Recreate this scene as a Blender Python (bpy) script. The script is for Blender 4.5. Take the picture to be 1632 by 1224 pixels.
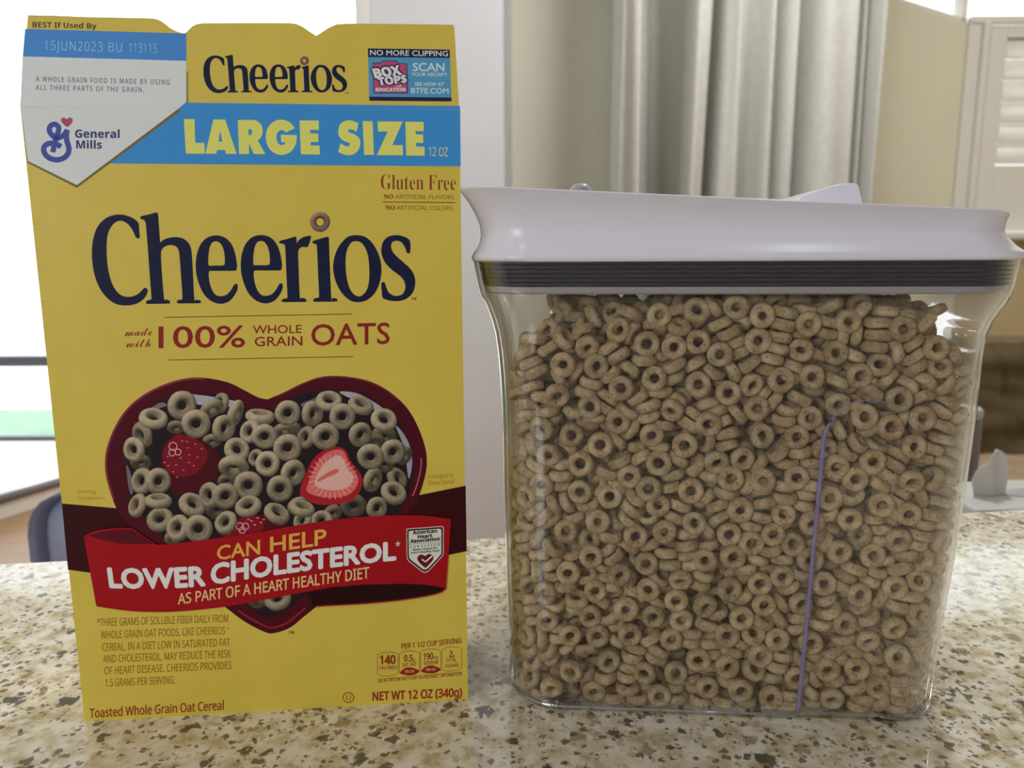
import bpy, bmesh, math, random
import numpy as np
from mathutils import Vector, Matrix, noise
from mathutils.geometry import tessellate_polygon

for _o in list(bpy.data.objects):
    bpy.data.objects.remove(_o)
SC = bpy.context.scene
COL = SC.collection
R = math.radians

# ------------------------------------------------------------------ camera
F_PX, CX, CY = 1226.0, 816.0, 612.0
CAM_Z, PITCH, ROLL = 0.2308, R(9.4931), R(-0.2476)
_fw = Vector((0, math.cos(PITCH), -math.sin(PITCH)))
_up = Vector((0, math.sin(PITCH), math.cos(PITCH)))
_rt = Vector((1, 0, 0))
CAM_X = _rt * math.cos(ROLL) + _up * math.sin(ROLL)
CAM_Y = -_rt * math.sin(ROLL) + _up * math.cos(ROLL)
CAM_P = Vector((0, 0, CAM_Z))
cd = bpy.data.cameras.new('camera')
cd.sensor_fit = 'HORIZONTAL'
cd.sensor_width = 36.0
cd.lens = F_PX / 1632.0 * 36.0
cd.clip_start, cd.clip_end = 0.02, 200
cd.dof.use_dof = True
cd.dof.focus_distance = 0.372
cd.dof.aperture_fstop = 12.5
cam = bpy.data.objects.new('camera', cd)
cam.matrix_world = Matrix((CAM_X, CAM_Y, -_fw)).transposed().to_4x4()
cam.location = CAM_P
COL.objects.link(cam)
SC.camera = cam

# ------------------------------------------------------------------ light
SC.view_settings.view_transform = 'Standard'
SC.view_settings.look = 'None'
SC.view_settings.gamma = 1.0
SC.view_settings.use_curve_mapping = False
SC.view_settings.exposure = 0.0
SC.cycles.max_bounces = 14
SC.cycles.transparent_max_bounces = 24
SC.cycles.caustics_reflective = False
SC.cycles.caustics_refractive = False
W = bpy.data.worlds.new('sky')
SC.world = W
W.use_nodes = True
_bg = W.node_tree.nodes['Background']
_bg.inputs[0].default_value = (0.90, 0.96, 1.0, 1)
_bg.inputs[1].default_value = 2.5


def lamp(name, kind, loc, rot, energy, color=(1, 1, 1), **kw):
    l = bpy.data.lights.new(name, kind)
    l.energy = energy
    l.color = color
    for k, v in kw.items():
        setattr(l, k, v)
    o = bpy.data.objects.new(name, l)
    o.location = loc
    o.rotation_euler = rot
    COL.objects.link(o)
    return o


lamp('sun', 'SUN', (-3, 8, 6), (R(-22), R(-8), 0), 3.6, (1, .97, .92), angle=R(.6))
# flush ceiling panels of the kitchen, above and behind the camera
LAMP_E = 2.6
for _x in (-0.75, 0.75):
    lamp('kitchen_ceiling_lamp', 'AREA', (_x, -0.9, 2.28), (0, 0, 0), LAMP_E, (.82, .91, 1.0), shape='DISK', size=0.14)
# daylight of the kitchen window, behind the camera on the left
lamp('kitchen_window_daylight', 'AREA', (-1.9, -2.40, 1.0), (R(90), 0, R(-22)), 53.0, (.90, .95, 1.0), shape='RECTANGLE', size=1.7, size_y=1.5)
lamp('room_fill_light', 'AREA', (.88, 2.25, 2.28), (0, 0, 0), 38.0, (.95, .97, 1.0), shape='DISK', size=0.4)  # added fill light, no fixture: brightens the cream wall and curtain
lamp('room_fill_light', 'AREA', (-1.4, 1.9, 2.28), (0, 0, 0), 17.0, (.90, .95, 1.0), shape='DISK', size=0.4)  # second added fill, out of view, for the white back wall
lamp('room_fill_light', 'AREA', (3.3, 2.7, 2.28), (0, 0, 0), 18.0, (1, .96, .90), shape='DISK', size=0.4)  # unseen fill added at the right to lift the oblique wall


# ------------------------------------------------------------------ helpers
def lin(c):
    return tuple(((x / 255.0) / 12.92 if x / 255.0 <= .04045 else ((x / 255.0 + .055) / 1.055) ** 2.4) for x in c)


KF = 0.50      # share of full light that falls on the front faces


def ink(r, g, b, k=KF):
    return tuple(min(.92, v / k) for v in lin((r, g, b)))


def mat(name, color, rough=.5, spec=.5, metal=0.0, **kw):
    m = bpy.data.materials.new(name)
    m.use_nodes = True
    b = m.node_tree.nodes['Principled BSDF']
    b.inputs['Base Color'].default_value = (*color, 1)
    b.inputs['Roughness'].default_value = rough
    b.inputs['Specular IOR Level'].default_value = spec
    b.inputs['Metallic'].default_value = metal
    for k, v in kw.items():
        b.inputs[k].default_value = v
    return m


def nodes(m):
    t = m.node_tree
    return t, t.nodes['Principled BSDF'], (lambda ty: t.nodes.new(ty)), t.links.new


def mottled(name, c0, c1, scale, rough=.6, spec=.4, bump=0.0, bscale=None, detail=4):
    m = mat(name, c0, rough, spec)
    t, b, N, L = nodes(m)
    tc = N('ShaderNodeTexCoord')
    n = N('ShaderNodeTexNoise')
    n.inputs['Scale'].default_value = scale
    n.inputs['Detail'].default_value = detail
    L(tc.outputs['Object'], n.inputs['Vector'])
    r = N('ShaderNodeValToRGB')
    r.color_ramp.elements[0].position = .35
    r.color_ramp.elements[1].position = .65
    r.color_ramp.elements[0].color = (*c0, 1)
    r.color_ramp.elements[1].color = (*c1, 1)
    L(n.outputs['Fac'], r.inputs['Fac'])
    L(r.outputs['Color'], b.inputs['Base Color'])
    if bump:
        n2 = N('ShaderNodeTexNoise')
        n2.inputs['Scale'].default_value = bscale or scale * 4
        L(tc.outputs['Object'], n2.inputs['Vector'])
        bp = N('ShaderNodeBump')
        bp.inputs['Strength'].default_value = bump
        bp.inputs['Distance'].default_value = .002
        L(n2.outputs['Fac'], bp.inputs['Height'])
        L(bp.outputs['Normal'], b.inputs['Normal'])
    return m


def clear_plastic(name, tint=(1, 1, 1), f0=.05, rough=.03, gloss=(1, 1, 1), power=4.0):
    """thin clear wall: straight-through transmission plus Fresnel reflection"""
    m = bpy.data.materials.new(name)
    m.use_nodes = True
    t = m.node_tree
    t.nodes.clear()
    N, L = t.nodes.new, t.links.new
    out = N('ShaderNodeOutputMaterial')
    tr = N('ShaderNodeBsdfTransparent')
    tr.inputs[0].default_value = (*tint, 1)
    gl = N('ShaderNodeBsdfGlossy')
    gl.inputs['Color'].default_value = (*gloss, 1)
    gl.inputs['Roughness'].default_value = rough
    lw = N('ShaderNodeLayerWeight')
    lw.inputs[0].default_value = .5
    p = N('ShaderNodeMath')
    p.operation = 'POWER'
    p.inputs[1].default_value = power
    L(lw.outputs['Facing'], p.inputs[0])
    ma = N('ShaderNodeMath')
    ma.operation = 'MULTIPLY_ADD'
    ma.inputs[1].default_value = 1 - f0
    ma.inputs[2].default_value = f0
    L(p.outputs[0], ma.inputs[0])
    mx = N('ShaderNodeMixShader')
    L(ma.outputs[0], mx.inputs[0])
    L(tr.outputs[0], mx.inputs[1])
    L(gl.outputs[0], mx.inputs[2])
    L(mx.outputs[0], out.inputs[0])
    return m


def mesh(name, vs, fs, mats, parent=None, smooth=False, fmat=None):
    me = bpy.data.meshes.new(name)
    me.from_pydata([tuple(v) for v in vs], [], fs)
    if not isinstance(mats, (list, tuple)):
        mats = [mats]
    for m in mats:
        me.materials.append(m)
    if fmat:
        me.polygons.foreach_set('material_index', fmat)
    if smooth:
        me.polygons.foreach_set('use_smooth', [True] * len(me.polygons))
    o = bpy.data.objects.new(name, me)
    COL.objects.link(o)
    if parent:
        o.parent = parent
    return o


def bm_obj(name, bm, mats, parent=None, smooth=False):
    me = bpy.data.meshes.new(name)
    bm.to_mesh(me)
    bm.free()
    if not isinstance(mats, (list, tuple)):
        mats = [mats]
    for m in mats:
        me.materials.append(m)
    if smooth:
        me.polygons.foreach_set('use_smooth', [True] * len(me.polygons))
    o = bpy.data.objects.new(name, me)
    COL.objects.link(o)
    if parent:
        o.parent = parent
    return o


def box_bm(bm, x0, x1, y0, y1, z0, z1, bev=0.0, seg=2, M=None):
    r = bmesh.ops.create_cube(bm, size=1.0)
    vs = r['verts']
    for v in vs:
        v.co = Vector(((x0 + x1) / 2 + v.co.x * (x1 - x0), (y0 + y1) / 2 + v.co.y * (y1 - y0), (z0 + z1) / 2 + v.co.z * (z1 - z0)))
        if M is not None:
            v.co = M @ v.co
    if bev:
        es = list({e for v in vs for e in v.link_edges})
        bmesh.ops.bevel(bm, geom=es, offset=bev, segments=seg, profile=.5, affect='EDGES')


def box(name, x0, x1, y0, y1, z0, z1, m, parent=None, bev=0.0, seg=2, M=None):
    bm = bmesh.new()
    box_bm(bm, x0, x1, y0, y1, z0, z1, bev, seg, M)
    return bm_obj(name, bm, m, parent, smooth=bev > 0)


def autosmooth(o, ang=40):
    me = o.data
    me.polygons.foreach_set('use_smooth', [True] * len(me.polygons))
    bm = bmesh.new()
    bm.from_mesh(me)
    for e in bm.edges:
        if len(e.link_faces) == 2 and e.calc_face_angle(0) > R(ang):
            e.smooth = False
    bm.to_mesh(me)
    bm.free()
    return o


def thing(name, label, cat, loc=(0, 0, 0), rz=0.0, group=None):
    o = bpy.data.objects.new(name, None)
    o.empty_display_size = .05
    o.location = loc
    o.rotation_euler = (0, 0, rz)
    COL.objects.link(o)
    o['label'] = label
    o['category'] = cat
    if group:
        o['group'] = group
    return o


def tag(o, label, cat, group=None):
    o['label'] = label
    o['category'] = cat
    if group:
        o['group'] = group
    return o


def struct(o):
    o['kind'] = 'structure'
    return o


def sempty(name):
    o = bpy.data.objects.new(name, None)
    COL.objects.link(o)
    o['kind'] = 'structure'
    return o


def catmull(pts, n=6, closed=True):
    """smooth a polyline; a point with a third entry is a hard corner"""
    out = []
    k = len(pts)
    for i in range(k if closed else k - 1):
        p1, p2 = pts[i], pts[(i + 1) % k]
        p0 = pts[(i - 1) % k] if (closed or i > 0) else p1
        p3 = pts[(i + 2) % k] if (closed or i + 2 < k) else p2
        if len(p1) > 2:
            p0 = p1
        if len(p2) > 2:
            p3 = p2
        for j in range(n):
            t = j / n
            out.append(tuple(.5 * (2 * p1[c] + (p2[c] - p0[c]) * t + (2 * p0[c] - 5 * p1[c] + 4 * p2[c] - p3[c]) * t * t + (3 * p1[c] - p0[c] - 3 * p2[c] + p3[c]) * t ** 3) for c in (0, 1)))
    if not closed:
        out.append(tuple(pts[-1][:2]))
    return out


def px_ray(u, v):
    return _fw * F_PX + CAM_X * (u - CX) - CAM_Y * (v - CY)


def tube(bm, pts, rad, n=8, cap=True):
    rings = []
    for i, p in enumerate(pts):
        p = Vector(p)
        a = Vector(pts[max(0, i - 1)])
        b = Vector(pts[min(len(pts) - 1, i + 1)])
        d = (b - a).normalized()
        s = d.cross(Vector((0, 0, 1)) if abs(d.z) < .9 else Vector((1, 0, 0))).normalized()
        u = s.cross(d)
        r = rad[i] if isinstance(rad, (list, tuple)) else rad
        rings.append([bm.verts.new(p + (s * math.cos(2 * math.pi * k / n) + u * math.sin(2 * math.pi * k / n)) * r) for k in range(n)])
    for i in range(len(rings) - 1):
        for k in range(n):
            bm.faces.new((rings[i][k], rings[i][(k + 1) % n], rings[i + 1][(k + 1) % n], rings[i + 1][k]))
    if cap:
        bm.faces.new(rings[0][::-1])
        bm.faces.new(rings[-1])


def lathe(bm, prof, n=24, c=(0, 0)):
    rings = [[bm.verts.new((c[0] + r * math.cos(2 * math.pi * k / n), c[1] + r * math.sin(2 * math.pi * k / n), z)) for k in range(n)] for r, z in prof]
    for i in range(len(rings) - 1):
        for k in range(n):
            bm.faces.new((rings[i][k], rings[i][(k + 1) % n], rings[i + 1][(k + 1) % n], rings[i + 1][k]))
    bm.faces.new(rings[0][::-1])
    bm.faces.new(rings[-1])


def rrect(xl, xr, yf, yb, r, n=8):
    P = []
    for cx, cy, a0 in ((xr - r, yf + r, -90), (xr - r, yb - r, 0), (xl + r, yb - r, 90), (xl + r, yf + r, 180)):
        for i in range(n + 1):
            a = R(a0 + 90 * i / n)
            P.append((cx + r * math.cos(a), cy + r * math.sin(a)))
    return P


def loft(loops, cap0=True, cap1=True, closed=False):
    vs, fs = [], []
    n = len(loops[0])
    for lp in loops:
        vs += lp
    m = len(loops)
    for k in range(m if closed else m - 1):
        k2 = (k + 1) % m
        for i in range(n):
            j = (i + 1) % n
            fs.append((k * n + i, k * n + j, k2 * n + j, k2 * n + i))
    if not closed:
        if cap0:
            fs.append(tuple(range(n))[::-1])
        if cap1:
            fs.append(tuple((m - 1) * n + i for i in range(n)))
    return vs, fs


FLOOR = -0.92

# ================================================================== the room
M_WHITE = mottled('white_paint', lin((224, 224, 226)), lin((219, 219, 220)), 3, .55)
M_CREAM = mottled('cream_wall_paint', lin((236, 233, 211)), lin((231, 228, 206)), 2, .7)
M_TRIM = mat('trim_paint', lin((232, 228, 220)), .35)
M_TAN = mottled('tan_wall_panel', lin((204, 184, 142)), lin((196, 176, 134)), 3, .7)
M_CEIL = mat('ceiling_paint', lin((236, 234, 228)), .8)
M_PANE = clear_plastic('window_glass', f0=.04, rough=.0)

# wooden floor: planks from a brick pattern
M_FLOOR = mat('floor_planks', (.3, .16, .07), .35)
t, b, N, L = nodes(M_FLOOR)
tc = N('ShaderNodeTexCoord'); br = N('ShaderNodeTexBrick')
br.inputs['Scale'].default_value = 1.0
br.inputs['Brick Width'].default_value = 1.2
br.inputs['Row Height'].default_value = .12
br.inputs['Mortar Size'].default_value = .002
br.inputs['Color1'].default_value = (.42, .24, .11, 1)
br.inputs['Color2'].default_value = (.36, .20, .09, 1)
br.inputs['Mortar'].default_value = (.12, .06, .03, 1)
L(tc.outputs['Object'], br.inputs['Vector'])
L(br.outputs['Color'], b.inputs['Base Color'])

struct(box('floor', -4.2, 4.6, -2.6, 4.42, FLOOR - .1, FLOOR, M_FLOOR))
struct(box('ceiling', -4.2, 4.6, -2.6, 4.5, 2.3, 2.4, M_CEIL))
struct(box('wall_left', -3.7, -3.6, -2.6, 4.35, FLOOR, 2.3, M_WHITE))
struct(box('wall_right', 4.4, 4.5, -2.6, 4.4, FLOOR, 2.3, M_CREAM))
struct(box('wall_rear', -3.6, 4.4, -2.6, -2.5, FLOOR, 2.3, M_WHITE))
wk = sempty('window_4')
bm = bmesh.new()
for x0, x1, z0, z1 in ((-2.8, -2.72, .2, 1.8), (-1.08, -1.0, .2, 1.8), (-2.72, -1.08, .2, .28), (-2.72, -1.08, 1.72, 1.8)):
    box_bm(bm, x0, x1, -2.5, -2.47, z0, z1, .004)
bm_obj('window_frame', bm, M_TRIM, wk)

# back wall: white part right of the big window, then a cream part standing nearer
YA = 4.35
YP = 3.0
struct(box('wall_back', -.513, .0, YP, YP + .12, FLOOR, 2.3, M_WHITE))
struct(box('wall_return', -.12, -.001, YP + .12, 3.72, FLOOR, 2.3, M_WHITE))
struct(box('trim_6', -.568, -.5132, YP - .012, YP + .13, FLOOR, 2.3, M_TRIM, bev=.006))
struct(box('wall_back.001', .0, 1.62, 3.70, 3.82, FLOOR, 2.3, M_CREAM))
struct(box('trim_3', -.016, .004, 2.992, 2.9995, FLOOR, 2.3, mat('grey_strip', lin((176, 172, 164)), .5)))  # thin darker grey strip along the wall's corner edge
# oblique wall that runs away to the right, under a high transom window
P1, P2 = Vector((1.50, 3.70, 0)), Vector((2.42, 4.30, 0))
_d = (P2 - P1)
_n = Vector((-_d.y, _d.x, 0)).normalized() * .1
ZT = 1.42


def wall_quad(name, a, b, z0, z1, off, m):
    vs = [(a.x, a.y, z0), (b.x, b.y, z0), (b.x + off.x, b.y + off.y, z0), (a.x + off.x, a.y + off.y, z0)]
    vs += [(x, y, z1) for x, y, _ in vs]
    return mesh(name, vs, [(3, 2, 1, 0), (4, 5, 6, 7), (0, 1, 5, 4), (1, 2, 6, 5), (2, 3, 7, 6), (3, 0, 4, 7)], m)


struct(wall_quad('wall_oblique', P1, P2, FLOOR, ZT, _n, M_CREAM))
bm = bmesh.new()
box_bm(bm, 2.40, 2.50, 4.30, 4.40, FLOOR, ZT)
box_bm(bm, 3.7, 4.45, 4.30, 4.40, FLOOR, ZT)
box_bm(bm, 2.50, 3.7, 4.30, 4.40, FLOOR, .34)
struct(bm_obj('wall_back_right', bm, M_CREAM))
struct(box('trim_4', 2.47, 4.40, 4.285, 4.299, FLOOR, .30, M_TAN))          # tan panel over the wall below the shuttered window
# transom window above both
tw = sempty('window_2')
bm = bmesh.new()
a0 = math.atan2(_d.y, _d.x)
Mo = Matrix.Translation(P1) @ Matrix.Rotation(a0, 4, 'Z')
ln = _d.length
for x0 in (0.0, ln - .05):
    box_bm(bm, x0, x0 + .05, .02, .07, ZT, 2.3, M=Mo)
box_bm(bm, 0, ln, .02, .07, ZT, ZT + .03, M=Mo)
box_bm(bm, 2.44, 4.42, 4.32, 4.37, ZT, ZT + .03)
box_bm(bm, 3.40, 3.45, 4.32, 4.37, ZT, 2.3)
bm_obj('window_frame', bm, M_TRIM, tw)
bm = bmesh.new()
box_bm(bm, .05, ln - .05, .04, .046, ZT + .03, 2.3, M=Mo)
box_bm(bm, 2.45, 4.42, 4.34, 4.346, ZT + .03, 2.3)
bm_obj('pane', bm, M_PANE, tw)

struct(wall_quad('wall_oblique.001', P1, P2, 1.95, 2.3, _n, M_CREAM))
struct(box('wall_back_right.001', 2.40, 4.45, 4.30, 4.40, 1.95, 2.3, M_CREAM))
# big window on the left, rails and sill
wn = sempty('window_1')
M_RAIL = mat('dark_window_rail', lin((96, 98, 112)), .4)
bm = bmesh.new()
box_bm(bm, -.60, -.50, YA - .03, YA + .10, FLOOR, 2.3, .008)
box_bm(bm, -3.6, -3.5, YA - .03, YA + .10, FLOOR, 2.3, .008)
bm_obj('window_frame', bm, M_TRIM, wn)
bm = bmesh.new()
box_bm(bm, -3.5, -.60, YA + .0, YA + .06, -.385, -.325, .008)
box_bm(bm, -3.5, -.60, YA + .0, YA + .06, -.845, -.795, .008)
bm_obj('rail', bm, M_RAIL, wn)
bm = bmesh.new()
box_bm(bm, -3.5, -.60, YA + .03, YA + .036, -.795, 2.3)
bm_obj('pane', bm, M_PANE, wn)
struct(box('wall_back.002', -3.6, -.5, YA - .02, YA + .12, 1.80, 2.3, M_WHITE))
# raised step under the window: white top, dark nosing that runs away to the right
st = [(-3.6, 3.02), (-2.42, 2.98), (-2.28, 3.30), (-2.15, 3.62), (-2.05, 4.32), (-3.6, 4.32)]
zs = -.813
vs = [(x, y, FLOOR) for x, y in st] + [(x, y, zs - .02) for x, y in st]
n = len(st)
struct(mesh('trim_1', vs, [tuple(range(n))[::-1], tuple(range(n, 2 * n))] + [(i, (i + 1) % n, n + (i + 1) % n, n + i) for i in range(n)], M_TRIM))
M_NOSE = mat('dark_wood_nosing', lin((92, 80, 82)), .4)
bm = bmesh.new()
pts = [(x + .012, y - .008, zs - .014) for x, y in st[1:5]]
tube(bm, pts, .022, 10)
struct(bm_obj('trim_2', bm, M_NOSE, smooth=True))
vs = [(x, y, zs - .02) for x, y in st] + [(x, y, zs) for x, y in st]
struct(mesh('trim_5', vs, [tuple(range(n))[::-1], tuple(range(n, 2 * n))] + [(i, (i + 1) % n, n + (i + 1) % n, n + i) for i in range(n)], M_TRIM))

# plantation shutter at the right
sh = thing('plantation_shutter', 'white louvred shutter panel in the window at the far right', 'shutter', (2.50, 4.29, .34))
zb = .34
tr = sempty('window_3')
bm = bmesh.new()
box_bm(bm, 2.40, 2.47, 4.27, 4.30, .30, ZT, .004)
box_bm(bm, 2.47, 2.50, 4.25, 4.30, .34, ZT, .004)
box_bm(bm, 3.7, 3.8, 4.26, 4.30, .30, ZT, .004)
box_bm(bm, 2.40, 3.8, 4.26, 4.30, ZT - .005, ZT + .03, .004)
bm_obj('window_frame', bm, M_TRIM, tr)
box('window_sill', 2.42, 3.85, 4.18, 4.36, .30, .345, M_TRIM, tr, .01)
box('pane', 2.50, 3.7, 4.385, 4.391, .345, ZT, M_PANE, tr)
bm = bmesh.new()
for x0, x1 in ((.005, .115), (1.09, 1.195)):
    box_bm(bm, x0, x1, 0, .03, .01, ZT - zb - .012, .003)
box_bm(bm, .115, 1.09, 0, .03, .01, .36, .003)
box_bm(bm, .115, 1.09, 0, .03, ZT - zb - .07, ZT - zb - .012, .003)
bm_obj('shutter_frame', bm, M_TRIM, sh)
for i in range(6):
    bm = bmesh.new()
    z = .40 + i * .108
    Ml = Matrix.Translation((0, .018, z + .02)) @ Matrix.Rotation(R(74), 4, 'X')
    box_bm(bm, .118, 1.087, -.058, .058, -.006, .006, .004, M=Ml)
    bm_obj('louver', bm, M_TRIM, sh, True)

# ------------------------------------------------------------------ outside
M_GRASS = mottled('lawn_grass', lin((126, 158, 134)), lin((106, 142, 116)), 6, .9)
M_PATIO = mottled('patio_concrete', lin((215, 212, 205)), lin((200, 196, 188)), 4, .9)
M_LEAF = mottled('tree_leaves', lin((96, 140, 60)), lin((60, 105, 40)), 5, .6)
t_, b_, N_, L_ = nodes(M_LEAF)
_tl = N_('ShaderNodeBsdfTranslucent')
_tl.inputs[0].default_value = (*lin((170, 205, 110)), 1)
_mx = N_('ShaderNodeMixShader')
_mx.inputs[0].default_value = .55
L_(b_.outputs[0], _mx.inputs[1])
L_(_tl.outputs[0], _mx.inputs[2])
L_(_mx.outputs[0], t_.nodes['Material Output'].inputs[0])
M_BARK = mottled('bark', lin((88, 70, 54)), lin((60, 48, 38)), 9, .9, bump=.4)
struct(box('patio', -9, 12, 6.3, 16, FLOOR - .25, FLOOR - .12, M_PATIO))
lw = box('lawn', -9, 12, 4.75, 6.3, FLOOR - .25, FLOOR - .1, M_GRASS)
lw['kind'] = 'stuff'
tag(lw, 'strip of green lawn just outside the big left window', 'grass')
rnd = random.Random(11)


def tree(label, x, y, h, cr, nl, seed, z0=FLOOR - .12):
    rr = random.Random(seed)
    t = thing('garden_tree', label, 'tree', (x, y, z0))
    bm = bmesh.new()
    tube(bm, [(0, 0, 0), (.05, .02, h * .35), (.02, .06, h * .7), (.0, .0, h * .95)], [.14, .11, .08, .03], 9)
    for k in range(7):
        a = rr.uniform(0, 6.28)
        z = h * rr.uniform(.4, .75)
        q = rr.uniform(.5, .9) * cr
        tube(bm, [(.03, .03, z), (q * .5 * math.cos(a), q * .5 * math.sin(a), z + q * .35), (q * math.cos(a), q * math.sin(a), z + q * .6)], [.05, .035, .012], 6)
    bm_obj('trunk', bm, M_BARK, t, True)
    vs, fs = [], []
    for k in range(nl):
        while True:
            p = Vector((rr.uniform(-1, 1), rr.uniform(-1, 1), rr.uniform(-1, 1)))
            if .25 < p.length < 1 and noise.noise(p * 2.3 + Vector((seed, 0, 0))) > -.12:
                break
        p = Vector((p.x * cr, p.y * cr, h * .72 + p.z * h * .38))
        q = Matrix.Rotation(rr.uniform(0, 6.3), 3, 'Z') @ Matrix.Rotation(rr.uniform(-1, 1), 3, 'X')
        s = rr.uniform(.06, .12)
        i = len(vs)
        for c in ((-s, 0, 0), (0, -s * .45, .01), (s, 0, 0), (0, s * .45, .01)):
            vs.append(p + q @ Vector(c))
        fs.append((i, i + 1, i + 2, i + 3))
    mesh('foliage', vs, fs, M_LEAF, t)


tree('leafy green tree outside, reflected in the polished granite at the right', 7.2, 9.2, 6.9, 1.6, 900, 3)

# ------------------------------------------------------------------ curtain
M_CURT = mottled('grey_curtain_cloth', lin((212, 209, 200)), lin((205, 202, 192)), 40, .85, .2, bump=.15, bscale=900)
CP = [(966, 0), (974, 7), (981, 4), (1003, 6), (1007, -13), (1040, -14.5), (1068, -13), (1076, 8), (1097, 7), (1106, -5), (1114, -8), (1120, 3), (1136, 7), (1152, 4), (1162, -2), (1186, 4), (1196, 5.5), (1205, -4), (1216, 2), (1231, 4), (1238, -5), (1250, -3), (1262, 5), (1300, 6.5), (1317, 3), (1325, -6), (1339, 1), (1349, -5), (1363, 2), (1372, -4)]
YC = 3.30
prof = catmull([((u - CX) / 1226 * (YC / .985), -d * .022) for u, d in CP], 5, closed=False)
cu = thing('curtain', 'grey floor-length curtain hanging in folds behind the clear container', 'curtain', (prof[0][0], YC, FLOOR))
vs, fs = [], []
NZ = 24
H = 3.1
for k in range(NZ + 1):
    z = H * k / NZ
    g = z - (1.0 - FLOOR)
    for i, (x, y) in enumerate(prof):
        sw = .05 * math.sin(i * .37) * g * .35 + .03 * g * (1 if 30 < i < 80 else .2)
        f = 1.0 + .12 * math.sin(i * .9 + z * 1.3)
        vs.append((x - prof[0][0] + sw * .6, y * f, z + .01))
m_ = len(prof)
for k in range(NZ):
    for i in range(m_ - 1):
        fs.append((k * m_ + i, k * m_ + i + 1, (k + 1) * m_ + i + 1, (k + 1) * m_ + i))
c = mesh('curtain_cloth', vs, fs, M_CURT, cu, True)
sol = c.modifiers.new('thickness', 'SOLIDIFY')
sol.thickness = .003
bm = bmesh.new()
tube(bm, [(-.12, 0, H + .03), (1.28, 0, H + .03)], .014, 12)
bm_obj('curtain_rod', bm, mat('dark_metal', (.05, .05, .05), .4, metal=.8), cu, True)

# ------------------------------------------------------------------ sofa with a brown throw
M_SOFA = mottled('brown_sofa_cloth', lin((112, 96, 70)), lin((98, 84, 60)), 14, .9, .2, bump=.2, bscale=500)
M_CUSH = mottled('tan_cushion_cloth', lin((168, 146, 118)), lin((156, 134, 106)), 14, .9, .2)
sf = thing('sofa', 'brown cloth sofa with a pleated draped back at the right edge', 'sofa', (1.9, 2.3, FLOOR))
box('sofa_base', -.85, .95, -.45, .45, .08, .34, M_SOFA, sf, .03)
for q in ((-.78, -.38), (.88, -.38), (-.78, .38), (.88, .38)):
    bm = bmesh.new()
    tube(bm, [(q[0], q[1], 0), (q[0], q[1], .09)], [.02, .026], 10)
    bm_obj('leg', bm, M_BARK, sf, True)
for x0, x1 in ((-.74, .06), (.07, .86)):
    box('seat_cushion', x0, x1, -.48, .22, .34, .50, M_CUSH, sf, .05, 4)
for x0 in (-.88, .86):
    box('armrest', x0, x0 + .14, -.46, .42, .1, .60, M_SOFA, sf, .05, 4)
vs, fs = [], []
nx, nz = 70, 40
for k in range(nz + 1):
    for i in range(nx + 1):
        x = -.84 + 1.78 * i / nx
        z = .46 + .40 * k / nz
        s = (z - .46) / .40
        pl = .016 * math.sin((x + .10 * s) * 58) * min(1, s * 1.6) + .035 * noise.noise(Vector((x * 3.2, z * 7, 1.3))) + .02 * noise.noise(Vector((x * 9 + z * 9, z * 14, 7)))
        vs.append((x, .16 + .10 * s + pl - .02, z))
k0 = len(vs)
for i in range(nx + 1):
    x = -.84 + 1.78 * i / nx
    vs.append((x, .44, .86))
k1 = len(vs)
for i in range(nx + 1):
    x = -.84 + 1.78 * i / nx
    vs.append((x, .44, .1))
w_ = nx + 1
for k in range(nz):
    for i in range(nx):
        fs.append((k * w_ + i, k * w_ + i + 1, (k + 1) * w_ + i + 1, (k + 1) * w_ + i))
for i in range(nx):
    fs.append((nz * w_ + i, nz * w_ + i + 1, k0 + i + 1, k0 + i))
    fs.append((k0 + i, k0 + i + 1, k1 + i + 1, k1 + i))
autosmooth(mesh('draped_back', vs, fs, M_SOFA, sf), 50)

# ------------------------------------------------------------------ side table behind the counter, and what stands on it
M_TABLE = mottled('pale_wood_table', lin((186, 156, 122)), lin((172, 142, 108)), 20, .5)
tb = thing('side_table', 'pale wooden side table just behind the granite counter on the right', 'table', (.92, 1.0, FLOOR))
ZTAB = -.140
box('tabletop', -.52, .62, -.24, .24, ZTAB - .03 - FLOOR, ZTAB - FLOOR, M_TABLE, tb, .006)
for q in ((-.46, -.19), (.56, -.19), (-.46, .19), (.56, .19)):
    box('leg', q[0] - .02, q[0] + .02, q[1] - .02, q[1] + .02, 0, ZTAB - .03 - FLOOR, M_TABLE, tb, .004)
# tissue box
M_CARD = mat('white_card', lin((196, 194, 190)), .6)
M_TISSUE = mat('tissue_paper', lin((228, 226, 222)), .9)
tx = thing('tissue_box', 'white tissue box with one tissue pulled up, behind the counter', 'tissue box', (.645, .895, ZTAB), R(4))
bm = bmesh.new()
box_bm(bm, -.125, .125, -.055, .055, 0, .085, .003)
bm_obj('carton', bm, M_CARD, tx)
bm = bmesh.new()
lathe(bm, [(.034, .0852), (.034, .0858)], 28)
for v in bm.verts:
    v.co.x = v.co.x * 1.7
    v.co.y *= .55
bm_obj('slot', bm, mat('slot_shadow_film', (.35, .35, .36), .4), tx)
vs, fs = [], []
TOPH = catmull([(0, .020), (.10, .032), (.20, .040), (.30, .044), (.38, .052), (.50, .057), (.75, .057), (.92, .051), (1.0, .036)], 4, False)
for k in range(11):
    s = k / 10
    for i, (q, h_) in enumerate(TOPH):
        x = -.097 + .046 * q + (q - .6) * -.006 * (1 - s)
        y = .005 * math.sin(q * 9 + s * 1.2) * (.4 + .6 * s) - .004 + .010 * s * (q - .3)
        vs.append((x, y, .082 + h_ * s))
n_ = len(TOPH)
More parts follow.
